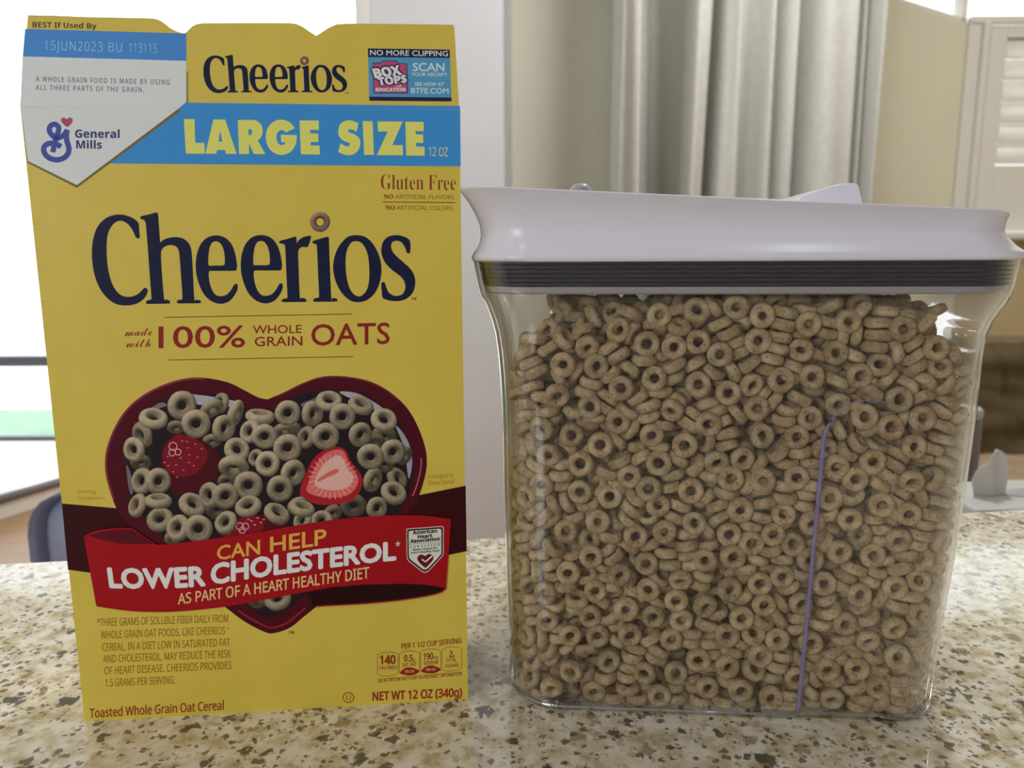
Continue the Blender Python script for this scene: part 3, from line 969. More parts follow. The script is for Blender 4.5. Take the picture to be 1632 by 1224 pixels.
# settled places, then trimmed and many front rings turned face-on to match the image: x, y, z in tenths of a millimetre, lean and heading of the ring's axis in degrees
RINGS = [
1082,65,1862,72,62, 861,65,1693,74,111, 750,50,1656,90,90, 600,49,1900,90,90, 1240,59,1849,81,269, 1627,53,1403,82,277, 1722,69,552,90,109, 1253,52,1144,90,90,
1655,56,1541,85,269, 1631,55,1232,71,84, 1369,56,495,89,90, 784,55,948,90,90, 1717,65,1785,60,262, 489,70,1564,68,63, 892,49,2024,90,90, 1633,56,327,83,272,
1501,57,1113,85,81, 1531,46,1964,90,90, 1443,51,1327,90,90, 1264,56,1603,82,84, 1137,55,1735,85,263, 360,49,1890,90,90, 1542,53,1631,84,264, 1516,61,1496,83,265,
1389,54,1546,83,271, 1287,60,1995,88,270, 865,57,508,89,90, 1477,55,855,86,274, 1047,59,398,90,90, 1631,57,1068,81,81, 1255,56,703,86,269, 1357,57,1036,87,88,
1740,88,1238,62,197, 1592,54,935,75,86, 1428,54,649,87,272, 1094,55,1242,87,263, 1299,53,248,84,91, 1320,58,869,90,278, 996,56,1719,88,88, 1605,54,480,77,98,
1442,54,257,87,82, 919,54,1447,82,286, 401,54,1722,79,257, 1687,46,1877,90,90, 385,56,785,90,90, 944,54,696,90,90, 1179,56,1013,80,95, 711,58,124,90,90,
1488,65,403,74,89, 555,54,1395,89,261, 78,63,1872,64,109, 141,55,999,90,270, 1219,67,1385,57,95, 1104,46,1986,90,270, 589,53,2048,64,278, 833,60,1331,79,96,
1352,49,1743,90,90, 1149,54,596,88,98, 1209,55,387,88,274, 971,55,583,89,89, 703,49,1841,90,90, 609,57,1694,80,273, 1446,63,1794,60,251, 936,59,1223,85,263,
664,55,1503,77,83, 415,55,2027,90,277, 997,52,953,90,270, 1333,57,89,76,85, 1029,55,82,84,275, 243,56,1674,89,85, 488,49,1874,90,90, 224,54,1955,87,99,
7,55,1438,83,277, 1367,50,1242,90,90, 1710,72,725,61,268, -64,56,1636,69,100, 592,57,1165,82,271, 433,54,1304,77,259, -35,56,1787,86,76, 799,56,658,83,282,
614,54,1001,65,274, 206,54,252,89,102, 805,54,247,89,103, 1273,51,1299,90,90, 1810,94,919,86,124, 659,55,277,86,86, 967,55,311,90,270, 148,57,1391,83,270,
549,60,196,68,273, 1081,50,1445,90,90, 1594,53,694,90,90, 520,55,383,90,90, 252,54,723,83,102, 52,55,1295,73,268, 95,57,1580,79,275, 1150,55,196,90,90,
768,45,2065,90,270, 1137,48,1539,90,90, 876,46,1907,90,270, 52,52,1153,90,90, 470,53,954,85,282, 513,75,1972,33,278, 808,53,832,90,90, 1097,65,900,72,277,
290,52,1234,90,90, 672,54,810,87,271, 425,54,504,87,92, 399,57,647,86,253, 232,56,1508,80,277, 1042,62,1054,70,264, 395,54,1444,82,89, 328,55,927,84,277,
1051,54,736,90,270, 877,53,117,88,93, 391,58,193,85,71, 311,55,400,87,97, 682,56,567,79,107, 198,58,1129,82,267, 833,51,1074,90,90, 887,48,1582,90,90,
-18,55,946,79,281, -105,60,1335,81,80, 8,53,389,88,95, 1420,80,951,58,209, 135,61,79,80,84, -141,71,1467,68,62, 894,54,905,89,271, -139,62,1182,88,76,
133,55,633,81,279, 110,53,815,87,91, 1552,54,161,89,90, 435,65,1087,65,262, 566,56,489,90,90, 781,52,1232,90,90, 537,52,596,90,90, -109,55,467,86,88,
41,88,572,20,273, 1772,95,1435,13,3, 1180,50,828,90,90, -120,61,609,88,258, 1006,81,1368,50,184, 15,54,189,87,73, 711,59,1312,71,94, 122,58,1780,87,110,
469,56,70,90,90, 557,64,698,65,83, -85,54,96,74,90, 1416,78,1653,42,31, 797,55,415,90,90, 386,50,1175,90,90, 658,102,1408,83,217, -5,54,726,90,90,
1728,85,828,63,189, 929,75,420,56,272, 1752,93,1063,5,352, 148,55,392,90,90, 1799,111,1305,37,44, 1363,77,1160,43,253, 1724,100,413,20,209, 613,82,1292,58,189,
-213,101,1107,89,51, 110,53,496,90,270, 1447,88,147,27,182, 245,85,1311,29,190, 1834,103,1684,58,121, 1285,82,1479,61,343, 289,52,539,89,90, -240,138,729,89,37,
1432,86,1989,5,54, 1515,76,1856,77,357, 1781,93,1615,32,3, 1642,79,1993,51,162, 1423,79,1875,5,52, 1092,80,1628,23,353, 1295,85,555,29,190, 1627,89,777,29,127,
1749,79,1702,55,189, 88,105,697,30,236, -78,81,852,36,333, 1376,81,1413,46,324, -36,72,1915,53,327, 102,95,893,60,299, 847,75,1797,42,180, 696,87,458,20,4,
797,88,45,8,359, 1330,80,1374,46,324, 240,91,41,5,177, -250,147,1728,53,303, 597,104,1791,35,172, 771,86,1756,60,9, 1404,85,778,22,17, 1663,100,1631,29,126,
1259,84,484,4,265, -214,117,353,90,45, 1587,76,1897,37,173, 691,100,1752,38,334, 416,84,380,36,180, 1658,76,1716,36,19, 1432,77,1931,5,53, 1646,84,197,0,351,
1026,82,1525,10,278, 673,102,2063,44,340, 942,75,226,52,291, 1478,118,1397,28,304, 1206,76,2068,29,170, 111,140,2013,62,349, 21,106,819,23,199, 59,76,1944,38,128,
-154,98,890,72,154, 980,79,1922,12,0, 1328,104,329,30,171, 1707,81,957,8,2, 1461,78,2044,5,56, 1550,87,1306,30,6, 1002,79,2038,11,359, 1137,83,93,1,109,
-199,126,111,64,236, 547,106,1079,16,0, 280,98,2032,24,22, 1105,81,1364,8,174, -106,92,281,46,194, 229,81,1829,33,174, 495,77,1785,28,187, 1487,109,1029,4,143,
203,91,487,32,203, 1591,96,1696,40,12, 1612,75,1783,36,173, 1496,105,1203,31,5, 1044,78,1577,10,281, 993,78,1980,12,360, 99,79,1696,16,343, 1093,200,2078,38,80,
202,153,2033,55,237, 805,81,1556,49,349, 185,85,1248,22,334, 746,76,1942,23,181, -181,108,1378,75,342, 508,105,1239,16,181, 1155,84,757,25,266, 761,86,1390,21,139,
331,81,1125,41,333, 327,100,1629,39,196, 582,81,878,15,148, 1789,111,1118,18,31, 1372,108,727,22,17, 1362,152,2076,56,95, 740,82,1018,46,142, 1511,135,1560,31,246,
875,87,761,12,161, 1562,109,252,21,290, 1190,85,275,31,345, 1485,81,525,32,184, 307,83,1070,41,333, 1280,107,613,30,191, 1753,106,1567,31,4, 205,82,921,5,320,
1048,79,1134,1,106, -209,140,964,36,292, -209,142,623,65,122, 84,110,157,19,217, 379,81,1585,21,175, -191,101,1786,26,151, 765,80,1156,12,319, -12,83,1091,63,348,
1258,77,1716,24,352, 1594,73,1834,36,173, -256,178,440,88,24, 949,75,1820,12,0, 1771,116,699,56,247, -67,108,531,10,242, 1684,87,639,11,89, 760,81,1450,21,139,
280,99,1559,34,328, 292,98,1935,62,145, -107,92,1866,31,180, -217,108,1836,26,150, 360,87,41,1,192, 492,108,1174,16,181, 1476,90,40,0,302, -111,160,1941,72,234,
702,78,1983,25,168, 1618,82,590,17,17, -224,144,1448,39,121, 1059,100,1781,22,354, 144,96,1176,64,211, 979,176,2077,59,112, 1648,103,850,2,172, -177,85,1908,6,73,
-157,100,1279,26,325, 195,98,147,8,176, 858,102,1201,78,197, 693,105,876,15,167, 1530,102,317,29,293, 1337,103,1836,24,344, 917,101,1306,57,183, 88,94,1093,43,254,
991,84,869,13,208, 580,105,1489,31,4, 976,79,492,33,313, 1577,90,68,58,175, 1146,106,1089,10,22, 933,83,1032,16,28, 1077,86,305,10,332, 500,86,771,15,88,
24,104,1011,21,200, 94,83,306,21,119, -77,80,1089,62,348, 731,81,1089,23,149, 353,98,1806,2,309, 1578,104,1356,31,6, 1545,105,620,66,167, 683,86,38,1,70,
484,84,831,15,87, 1152,108,446,18,171, 1157,109,509,18,171, 499,110,1723,26,188, 624,90,414,5,334, 679,97,1236,25,359, -44,83,1226,6,110, 1070,106,578,52,352,
1054,92,814,12,81, 30,102,1750,58,173, 1826,114,1767,9,189, -86,83,764,34,164, 1517,109,756,18,4, 1375,81,406,11,155, 1245,111,43,7,303, 936,103,1765,12,359,
193,96,1739,44,188, 673,104,716,18,347, -185,97,1672,22,148, 456,104,698,46,322, 1056,88,249,9,333, 1524,82,1252,31,4, -202,143,273,40,220, 933,84,815,20,3,
1341,101,1931,83,166, 893,85,986,15,31, 567,100,42,4,170, 1500,96,1721,52,151, 1845,132,1537,33,159, -109,104,1554,16,203, -239,139,1343,89,11, 232,106,1404,46,10,
753,108,513,10,187, 833,108,309,10,5, 296,105,1003,40,333, 184,99,1866,33,175, -165,103,714,87,359, 1209,102,926,52,179, 1212,98,1479,52,336, 283,98,1768,34,8,
1197,97,1941,16,351, 975,93,1613,55,167, 17,101,1549,16,339, 806,109,1991,41,48, 949,75,1098,28,110, -212,125,1524,7,90, 1166,101,1309,6,37, 349,100,1319,36,146,
-217,127,1579,7,90, 1254,101,1062,33,235, -162,86,1742,26,151, 329,134,1371,9,157, 1052,84,508,54,352, 1781,96,1842,60,1, 308,83,95,2,326, -183,124,204,40,220,
290,100,1467,50,204, 401,97,1962,33,57, 665,103,1119,42,179, 1490,113,705,19,5, 724,104,339,27,100, 664,93,1595,21,143, 803,102,1848,23,188, 1184,180,1665,26,281,
1521,104,976,5,138, 1453,111,570,32,184, 878,111,609,39,171, 1764,87,1500,23,6, 1605,105,1172,32,350, 328,108,257,8,4, 1490,83,93,2,353, 1739,111,238,12,230,
1097,104,670,37,192, 1830,132,1350,37,44, 1339,99,1605,25,234, -168,103,1036,42,164, 782,101,1899,24,188, 1435,104,1486,42,188, 971,73,1869,12,1, 1157,108,1143,9,25,
1353,101,2039,46,157, 382,100,1529,21,175, 397,112,1025,59,242, -256,170,1624,35,110, 1694,103,1147,66,357, 1043,108,184,9,248, -16,81,640,12,86, -131,90,1010,43,176,
463,83,318,23,335, 1053,101,1304,1,106, 1657,87,142,1,331, 335,101,598,45,63, 1254,103,899,52,179, 185,102,1624,34,8, 1250,168,1774,26,282, 1254,108,183,59,333,
185,105,848,38,200, 351,110,311,9,2, 1801,113,1175,18,31, 410,115,864,31,147, 1565,123,2022,25,312, 524,101,1024,24,341, 42,152,67,61,314, 1655,86,38,1,29,
1108,125,2039,13,29, 604,100,1542,31,5, 1050,105,1190,1,77, 248,128,981,40,333, 1353,105,164,18,151, 1166,93,1199,9,24, 1135,85,40,0,142, 220,100,805,39,200,
-205,127,1244,27,325, 529,102,1315,33,4, 1285,150,953,31,68, -175,120,496,22,118, 1676,90,88,1,287, 1727,106,1385,17,16, 217,98,620,44,92, 1197,244,2077,69,276,
748,167,710,82,124, 1766,136,297,20,32, 453,105,1485,12,21, 434,101,1653,5,205, 305,105,149,7,3, -146,93,804,17,98, 1814,126,995,26,81, 1208,96,1994,16,352,
1690,105,1337,18,17, 436,105,1377,11,26, 1427,106,340,38,2, 27,277,1994,13,81, 1575,172,513,83,94, 1324,181,772,13,268, -140,97,359,87,9, 1220,83,116,45,7,
77,99,1645,16,343, 247,104,354,41,352, 1779,125,594,90,247, -233,159,1199,27,325, 1578,153,1436,74,92, 243,105,441,32,203, 452,106,262,21,339, 526,175,2081,77,155,
442,110,1856,64,302, -44,104,1171,6,113, 511,116,1594,68,63, 1688,183,1436,52,14, 1192,169,1571,62,292, 866,174,2081,25,90, 658,112,664,18,346, -221,156,823,20,142,
-44,104,1282,6,109, 75,113,1365,48,208, 547,120,95,5,168, 495,95,2046,15,154, -89,109,988,41,166, 818,106,147,9,2, 1326,132,1697,80,31, 446,111,574,34,352,
-137,111,39,0,192, 310,110,204,8,4, 294,137,667,34,218, 1185,102,1254,9,26, 566,204,244,8,243, 1015,182,1232,24,2, 596,103,823,15,148, -60,109,418,11,241,
1750,127,189,12,239, 1861,150,1478,33,159, 1519,103,923,5,138, -187,129,551,22,119, 1363,107,285,30,169, 913,190,1468,57,181, -89,133,1507,21,212, 732,106,1504,21,142,
165,102,1570,34,8, 1544,102,820,6,130, 645,154,1648,63,80, -6,99,1357,56,31, 1581,104,1530,68,162, 294,105,858,38,34, -78,118,699,15,239, 1793,128,780,12,20,
1753,117,369,19,213, 544,161,1614,68,63, 1761,122,493,38,217, 1715,102,1010,8,1, 476,145,453,19,249, 761,158,572,73,82, 1752,134,63,45,234, 1280,100,1928,83,166,
-54,97,1721,54,354, 479,208,2080,77,156, 664,180,580,44,199, -7,108,307,42,182, 940,101,1155,28,110, 1351,102,674,22,17, 928,116,1636,55,167, -136,103,1618,16,34,
1809,134,831,12,20, -225,153,882,21,142, 879,110,374,43,311, 93,171,1481,22,273, 683,163,1027,33,204, 705,100,1556,21,143, 1655,177,367,88,248, -235,162,1064,68,278,
1757,131,134,12,237, 913,106,37,1,71, -236,225,119,37,239, 351,194,2032,48,41, 1822,122,1226,18,31, 1845,165,1060,19,270, 118,99,1513,19,104, 592,104,935,14,145,
500,163,1392,79,98, 989,136,747,18,122, 470,201,127,48,9, 618,96,360,5,326, 1585,102,1118,32,350, 407,129,101,20,338, 1691,105,905,8,3, 1682,115,1872,67,77,
1296,194,1630,18,295, 821,136,1613,41,41, 637,125,141,5,146, 678,104,957,51,7, 400,153,1256,48,74, 1227,104,317,30,345, 1418,176,1051,24,192, 728,102,281,26,100,
362,144,782,30,256, 115,202,1430,22,273, 1280,197,2060,54,320, 1302,159,1538,78,97, 156,104,558,37,44, 724,105,212,34,106, 1675,110,272,33,205, 621,137,195,3,163,
858,124,1114,57,289, 1151,119,1450,30,299, 1084,123,1930,12,25, 179,128,757,45,297, 853,130,1342,86,115, -166,114,439,21,118, 198,190,1297,39,172, 71,138,1191,60,288,
1372,171,555,16,127, -56,109,361,11,242, 228,108,1169,32,38, 1535,132,404,56,102, 173,190,1940,58,146, 890,227,1375,49,349, 1180,196,340,48,328, 1041,144,1465,15,113,
-49,185,110,35,12, 969,185,39,0,111, 893,129,686,45,123, 398,158,914,35,150, 1106,171,1007,64,297, 1860,162,1390,37,44, 1168,110,1839,17,349, 867,145,544,25,229,
29,164,403,29,143, 336,136,1856,31,125, 660,139,87,5,117, 604,154,1977,34,167, 245,144,577,53,246, 1348,142,1785,26,310, 1288,127,1236,18,20, -83,132,231,44,197,
-37,343,1971,76,139, -253,204,930,12,227, 614,101,773,15,150, -136,181,89,15,55, -26,164,1379,51,65, 698,162,2037,87,250, 1424,128,1287,27,297, 145,187,166,43,94,
709,179,1176,9,20, 228,167,234,35,72, -256,213,1153,20,335, 200,145,1496,69,268, -12,181,1541,83,54, 1413,119,1707,42,31, -260,220,1263,27,143, 314,436,2040,64,68,
305,179,1753,73,205, 1058,172,96,4,220, -221,198,42,0,335, 791,163,786,35,360, 1270,137,1183,19,19, 1798,166,428,53,72, 1332,179,390,23,336, 1295,168,712,12,273,
1254,160,1857,42,46, 1517,180,1101,31,283, -45,176,201,44,197, -249,229,535,23,181, 115,149,1869,51,104, 189,107,666,44,91, 1559,101,1071,31,349, 179,336,2036,69,39,
664,130,1879,34,167, 25,185,1638,22,168, 5,138,1884,60,259, 895,124,1913,75,315, 1174,173,1919,54,232, 335,164,1985,48,41, 957,201,120,54,311, 4,174,453,29,139,
1208,171,597,32,114, 27,188,167,33,254, 277,198,743,34,38, 869,107,901,90,272, 555,131,1842,28,107, 510,163,853,35,62, 1044,107,1017,70,264, 1437,142,884,8,76,
1432,126,447,37,61, -75,151,1740,62,113, 72,146,363,30,149, 674,307,2082,33,231, 803,133,463,45,263, 1091,126,902,72,277, 359,159,464,33,62, 759,126,1288,51,228,
77,184,1959,61,311, 135,175,1338,64,146, 1551,153,1777,79,351, 621,137,1921,34,167, 912,153,207,28,21, 725,139,388,13,169, -100,204,1805,60,354, 1407,162,1523,34,147,
1179,184,930,23,250, 381,133,1181,8,305, 355,154,1642,78,73, 1686,150,535,40,129, 1093,293,2087,67,42, 405,202,369,49,5, 1123,114,1539,88,56, 1819,166,688,60,249,
388,173,1416,35,46, 368,161,630,14,277, 372,189,506,32,65, 1592,153,1028,35,273, 851,180,700,51,127, 808,189,1447,8,346, 1330,172,1454,30,256, 486,137,654,47,271,
433,155,1811,64,302, 801,123,2059,42,48, 1661,168,1227,66,234, 1612,135,701,38,277, -262,310,937,53,319, 1110,128,1981,13,29, 1164,183,645,31,114, 1494,170,1682,38,226,
740,143,1689,19,340, 936,155,294,64,153, 600,220,1199,3,328, 1067,171,1674,22,167, 553,191,1700,6,281, 970,172,1314,28,31, 3,152,772,55,284, 1,183,1433,52,67,
-109,166,1445,23,228, 1245,186,523,13,25, 572,142,512,27,128, 972,189,1404,12,248, -246,208,652,19,174, -32,187,1811,52,1, 1043,106,1731,21,355, 40,115,524,21,271,
571,280,2086,28,127, 1352,224,913,49,190, 1155,132,844,46,209, 1176,214,1805,56,167, -62,234,1940,13,95, 1672,135,1547,30,29, 1314,202,60,40,128, 1540,132,1970,25,312,
500,129,1937,33,278, 1866,188,1125,15,78, -258,247,766,21,163, 56,193,967,26,307, 774,152,883,51,184, 780,213,2067,83,309, 810,176,1505,8,346, 1011,197,1520,25,202,
-105,248,1394,82,218, 581,155,963,38,92, -121,176,922,78,57, 699,136,1832,34,167, 596,210,1427,33,124, 1809,193,348,16,254, 1080,154,1397,39,101, -42,182,40,0,78,
-146,192,157,37,30, 1368,155,1116,49,65, 852,176,143,57,65, 1813,171,579,83,249, 1403,184,1850,54,86, -133,146,1194,70,202, 1467,186,169,86,123, -243,219,210,39,38,
-250,229,594,20,178, 1050,168,609,47,105, 45,186,1820,38,345, 906,117,2027,85,111, 1717,207,1301,7,306, 1081,145,374,23,203, 265,163,1951,53,63, 108,152,494,28,200,
152,167,1225,47,355, 1309,160,853,83,85, 224,236,1012,44,334, 222,208,44,9,254, 1705,136,1773,46,259, -104,142,636,11,132, 759,228,625,23,13, 736,152,126,45,40,
549,131,581,35,105, 495,182,203,60,15, 647,178,1752,26,90, 1630,159,1631,60,105, -83,173,1629,37,346, 1306,136,1296,11,49, 1427,234,772,15,79, 1559,197,408,55,100,
-4,184,854,22,55, 31,173,1142,70,278, 1545,135,199,3,99, 919,159,1708,25,201, 962,134,599,83,47, 454,147,1117,52,269, 65,174,243,23,37, 595,137,462,27,129,
-80,143,588,11,132, 232,164,1883,41,58, 1280,193,347,17,325, 982,133,929,35,105, 1846,234,217,85,171, 1342,426,2067,59,33, -146,153,1110,16,323, 1543,175,1157,31,283,
-251,287,259,35,22, 207,191,1078,30,308, 395,191,1742,12,32, 1459,122,1786,60,251, 1020,158,1794,61,114, -68,189,1309,29,19, 591,192,1335,62,339, -18,169,1681,22,168,
136,259,2017,29,293, 1819,195,473,54,73, 574,136,707,25,72, 1467,169,1757,60,251, 853,180,56,30,49, 667,182,257,51,21, 123,124,1785,82,92, 1769,207,1462,17,163,
24,215,917,22,309, 473,165,997,60,115, 119,139,1019,41,137, 1324,184,1009,10,343, 1176,140,229,32,344, 1472,251,2039,44,347, 1437,161,968,72,242, 298,139,1250,31,38,
808,144,989,66,185, 1049,424,2085,60,331, 900,133,1548,25,102, 982,159,1093,69,50, 1284,158,1970,48,101, 502,200,901,35,62, 932,129,1191,28,110, 540,134,378,81,334,
253,208,1650,26,15, 690,137,1319,63,160, 972,177,368,26,65, 1394,194,610,13,75, 428,129,2021,74,352, 1654,192,1998,15,283, 357,233,1693,19,325, 1597,182,1701,46,163,
782,138,1233,51,228, 48,187,1285,44,44, 34,173,604,54,106, 94,192,747,33,192, 568,150,2039,67,153, 999,134,302,69,152, 1653,157,448,18,224, 1385,202,2005,25,242,
1657,227,923,41,45, 999,179,1570,25,201, 1012,134,689,18,123, 1406,167,1619,56,301, 439,228,1237,61,246, 1606,230,847,29,275, 637,190,1131,19,28, 678,175,795,57,257,
739,156,1606,68,11, 1800,211,45,8,227, 552,225,158,72,208, 142,241,190,43,94, 1414,163,91,1,248, 397,167,211,82,122, 1431,134,1353,27,296, 190,249,280,67,300,
269,134,1201,31,37, 1501,184,824,10,77, 34,247,1562,40,177, -250,338,809,9,209, 1400,146,1202,56,76, 1229,182,1724,26,282, 840,166,824,35,359, 682,174,505,14,102,
917,147,465,67,106, 317,187,868,29,350, 1369,145,507,16,126, -149,199,1737,51,299, 558,247,1116,87,337, 97,155,1546,8,28, -210,383,1872,18,321, 1574,179,317,80,184,
1021,125,432,71,266, 1417,248,904,41,187, 45,257,1933,23,43, 842,151,1725,53,180, 1646,168,1124,49,249, 150,142,961,42,137, 1649,172,259,54,274, 20,244,1460,67,99,
477,323,2055,21,331, 1811,209,120,39,269, 1548,140,141,3,99, 187,175,713,41,281, 1284,183,643,25,61, 1264,135,1131,19,20, 1738,192,1589,42,144, 1811,215,1245,40,83,
225,163,1778,77,261, 509,169,1506,71,272, 417,165,1561,63,251, 165,148,342,40,114, 1510,206,1641,38,225, 1664,181,1380,52,14, -178,191,768,39,170, 123,262,1274,37,272,
1616,180,1326,80,27, 583,180,623,36,95, 479,177,372,58,359, 460,137,37,0,144, 1276,160,255,82,103, 1145,139,182,32,344, 677,182,918,41,349, 1207,186,414,8,356,
1716,225,336,71,183, 1116,172,1187,76,114, 1118,171,1746,36,65, 1209,171,812,19,254, 1191,169,2019,79,235, 1117,171,140,31,346, 133,155,582,49,94, 785,193,1376,32,263,
1120,200,1831,57,166, 147,143,430,19,283, 766,176,1770,64,93, 634,173,1359,62,339, 899,167,1032,72,115, 481,244,1401,49,258, 521,228,39,1,93, 253,182,816,10,129,
1417,189,39,1,279, 292,140,521,42,212, 88,203,289,22,36, 1607,165,893,8,31, 1122,179,534,45,84, 724,177,956,42,358, -208,295,1845,72,67, 528,166,1188,81,56,
53,193,1726,51,21, 1225,152,1414,28,234, 386,187,705,29,75, 1743,150,910,85,236, 842,197,1948,33,193, 1719,244,423,31,110, 586,242,1578,18,357, 445,168,1663,73,60,
229,178,1401,67,81, 134,176,1651,14,49, 1759,226,940,45,63, 1181,163,1347,19,16, -180,198,1877,2,28, 825,253,425,41,256, 1386,184,1933,9,122, 904,156,1262,34,279,
335,193,329,33,66, 1199,187,1279,9,186, 1088,190,41,4,211, 1702,183,1027,56,314, 556,188,300,8,243, 1510,191,662,31,317, -124,193,1556,51,130, 486,259,1202,61,247,
1179,321,2046,30,219, -248,315,334,47,90, 1827,236,515,60,78, 107,428,2010,39,108, 344,167,949,35,150, 1460,354,2063,35,70, 1343,207,1381,38,24, 964,189,1952,43,33,
1197,237,1022,54,132, 1061,268,1619,36,183, -253,252,708,20,162, -262,320,1022,8,86, 1585,169,969,35,273, 1405,286,1028,25,81, 572,186,1032,20,27, 1749,180,1174,85,123,
95,140,880,46,298, 160,171,1702,15,48, 1019,221,1719,13,227, 1329,161,446,23,336, 277,171,400,30,139, 1334,221,1753,20,242, 1288,154,1350,11,49, 1083,165,1296,74,65,
1625,172,792,47,103, 1737,193,653,85,328, 194,239,1544,36,359, 871,204,624,22,257, 1227,210,1475,21,96, 622,162,1530,86,260, 464,192,795,15,338, 129,181,70,72,34,
991,240,1035,27,297, 727,178,1958,57,237, 234,213,2026,38,230, 787,169,1069,25,197, 1508,198,599,30,313, -262,327,1102,53,71, -130,322,1911,22,234, 615,173,1082,20,28,
1637,162,1916,62,105, 1271,240,1556,63,177, -3,174,682,28,225, 1514,164,1927,25,312, 285,181,1134,39,239, 1516,188,1345,78,247, -172,202,1332,33,216, 415,196,1460,35,45,
1015,235,1356,8,259, 1101,186,1598,88,311, 1013,263,1470,17,214, 470,193,586,42,94, 742,186,1110,25,194, 254,255,169,72,90, 377,289,1404,39,198, 406,179,1310,47,73,
883,168,1811,48,49, -241,274,1761,37,320, 224,164,901,72,246, 1526,221,752,43,206, 1866,264,911,18,260, 1235,234,2000,14,231, 87,242,1201,10,56, -38,222,1100,18,324,
683,291,1917,72,120, 521,180,1902,33,278, 1395,253,1443,53,153, 299,352,2020,33,277, 1508,279,1159,11,354, 1235,244,247,29,341, 1219,156,1006,39,173, 878,231,1095,28,302,
701,193,1472,37,140, 1093,170,295,77,255, 240,180,1595,24,22, 890,213,513,25,229, 277,175,288,34,64, 1535,424,2027,18,206, 458,199,1042,60,115, -36,180,1034,10,343,
1011,179,166,30,269, 1707,167,762,81,170, 567,173,781,29,236, 1578,245,1416,33,319, 610,164,868,82,54, -82,268,874,8,359, 1491,156,310,39,277, 107,179,660,35,47,
1752,199,1382,53,188, 699,160,1404,51,163, 1391,222,833,10,149, 876,170,920,78,279, 319,256,416,86,218, 301,179,1298,31,39, -254,360,753,12,226, 1561,233,1593,7,25,
321,172,1521,18,340, 74,176,1064,38,197, -144,218,1049,40,12, 131,210,1768,51,138, 595,186,1255,4,327, 216,240,1718,33,72, 572,239,1643,5,337, -171,259,1686,36,59,
740,250,570,23,15, 1462,216,1203,44,215, 1212,249,1911,81,199, 873,179,351,43,310, 596,213,65,71,354, 622,244,982,45,210, 739,191,41,1,88, 1292,241,583,21,259,
1820,235,304,18,252, 1650,334,1998,59,70, 378,298,2034,22,322, 622,241,2037,31,45, 723,239,2045,90,312, 913,300,2010,35,51, 783,165,243,53,316, 1320,293,2041,55,207,
1233,235,1395,36,249, -237,416,85,1,334, 1502,218,1014,28,89, 1555,168,1236,63,264, 1264,269,1705,24,255, -129,213,1260,26,65, 772,197,344,52,200, -100,181,827,21,15,
115,188,838,46,299, 24,220,510,33,56, 375,290,340,40,344, 1737,203,1090,25,360, 426,242,946,38,117, -57,207,980,10,342, -252,273,412,40,295, 1460,241,1561,68,200,
842,266,1467,69,72, 601,249,499,29,290, 282,257,1421,24,280, 335,287,674,48,166, 806,269,674,4,263, 293,244,1334,46,89, 1397,185,670,12,73, 1483,198,1466,23,343,
530,245,1993,65,189, 404,187,1904,32,94, -183,202,360,43,349, 1205,185,758,19,255, 1360,169,208,56,151, 126,232,1034,40,147, 309,203,1018,28,339, 1492,189,267,39,277,
1384,223,145,39,195, -246,403,242,7,317, 1181,175,1086,66,256, 1506,263,1084,30,283, 850,255,565,24,157, -20,192,1228,7,18, 679,253,1621,30,178, 312,250,803,56,222,
-181,207,1657,36,59, 639,223,161,70,240, 1097,159,758,75,265, -245,423,137,7,277, 1795,310,1258,52,273, 1688,245,1960,23,262, 544,234,665,44,48, 535,174,1767,23,35,
269,252,1832,33,297, 597,225,751,37,246, 1680,227,709,74,330, 426,423,2035,20,168, 1578,264,2027,12,205, 310,163,81,83,270, -258,425,1039,34,150, 428,236,69,64,11,
-225,357,1320,16,345, 745,187,172,46,40, -106,200,314,88,167, 171,254,964,17,334, 367,178,1080,72,130, -185,323,191,29,293, 515,219,1307,15,54, 1105,245,754,31,26,
-41,259,780,64,48, 619,185,379,89,64, 865,194,2012,8,265, 141,282,1963,29,293, 1826,266,388,41,84, 50,226,1882,23,43, 5,313,1883,66,307, -88,194,523,37,245,
1198,259,530,80,127, 1472,175,472,37,59, 1572,255,508,33,338, 1294,251,1305,33,182, 1427,211,1249,44,215, -18,200,334,13,317, 350,265,1171,42,136, 1059,181,872,59,265,
205,204,492,17,142, 190,273,1638,52,314, 661,225,1688,7,240, 968,186,1646,76,56, 1103,209,677,45,144, 1080,216,1868,56,166, 869,220,1905,33,193, 985,170,1858,60,116,
-60,248,1706,21,135, 1648,268,450,43,145, 1230,280,1787,56,208, 1514,245,1831,49,284, 1707,242,1224,25,317, 1024,186,1156,38,5, 1407,236,1142,40,330, 1515,188,1873,25,313,
1114,209,1498,13,35, 1350,255,1523,18,285, 1543,189,1524,24,249, -24,286,1785,57,308, 705,204,440,12,106, 63,270,1793,59,292, 773,244,496,21,112, 1320,237,1254,32,183,
1004,203,409,26,66, 1444,188,386,26,254, -196,212,1804,34,183, 478,185,517,23,101, 1642,224,1790,36,275, 532,294,1377,49,252, 401,264,1024,66,331, 1843,249,614,36,266,
1217,281,1628,36,43, 980,174,973,35,105, -82,247,930,8,360, 1470,260,1951,56,327, -193,255,1576,38,24, 450,251,1552,35,45, 209,202,97,9,254, 22,264,82,33,252,
1272,167,150,52,303, 852,238,1045,27,297, 1404,258,982,24,78, -187,284,104,35,229, 1018,276,52,31,86, -85,249,706,25,338, -159,320,705,27,330, -48,266,1372,82,218,
92,368,1983,39,108, 1592,232,1469,33,319, 964,238,587,16,135, 953,259,1819,21,151, -132,275,1761,78,277, 228,278,1760,33,72, 1824,336,340,58,271, -245,429,386,47,90,
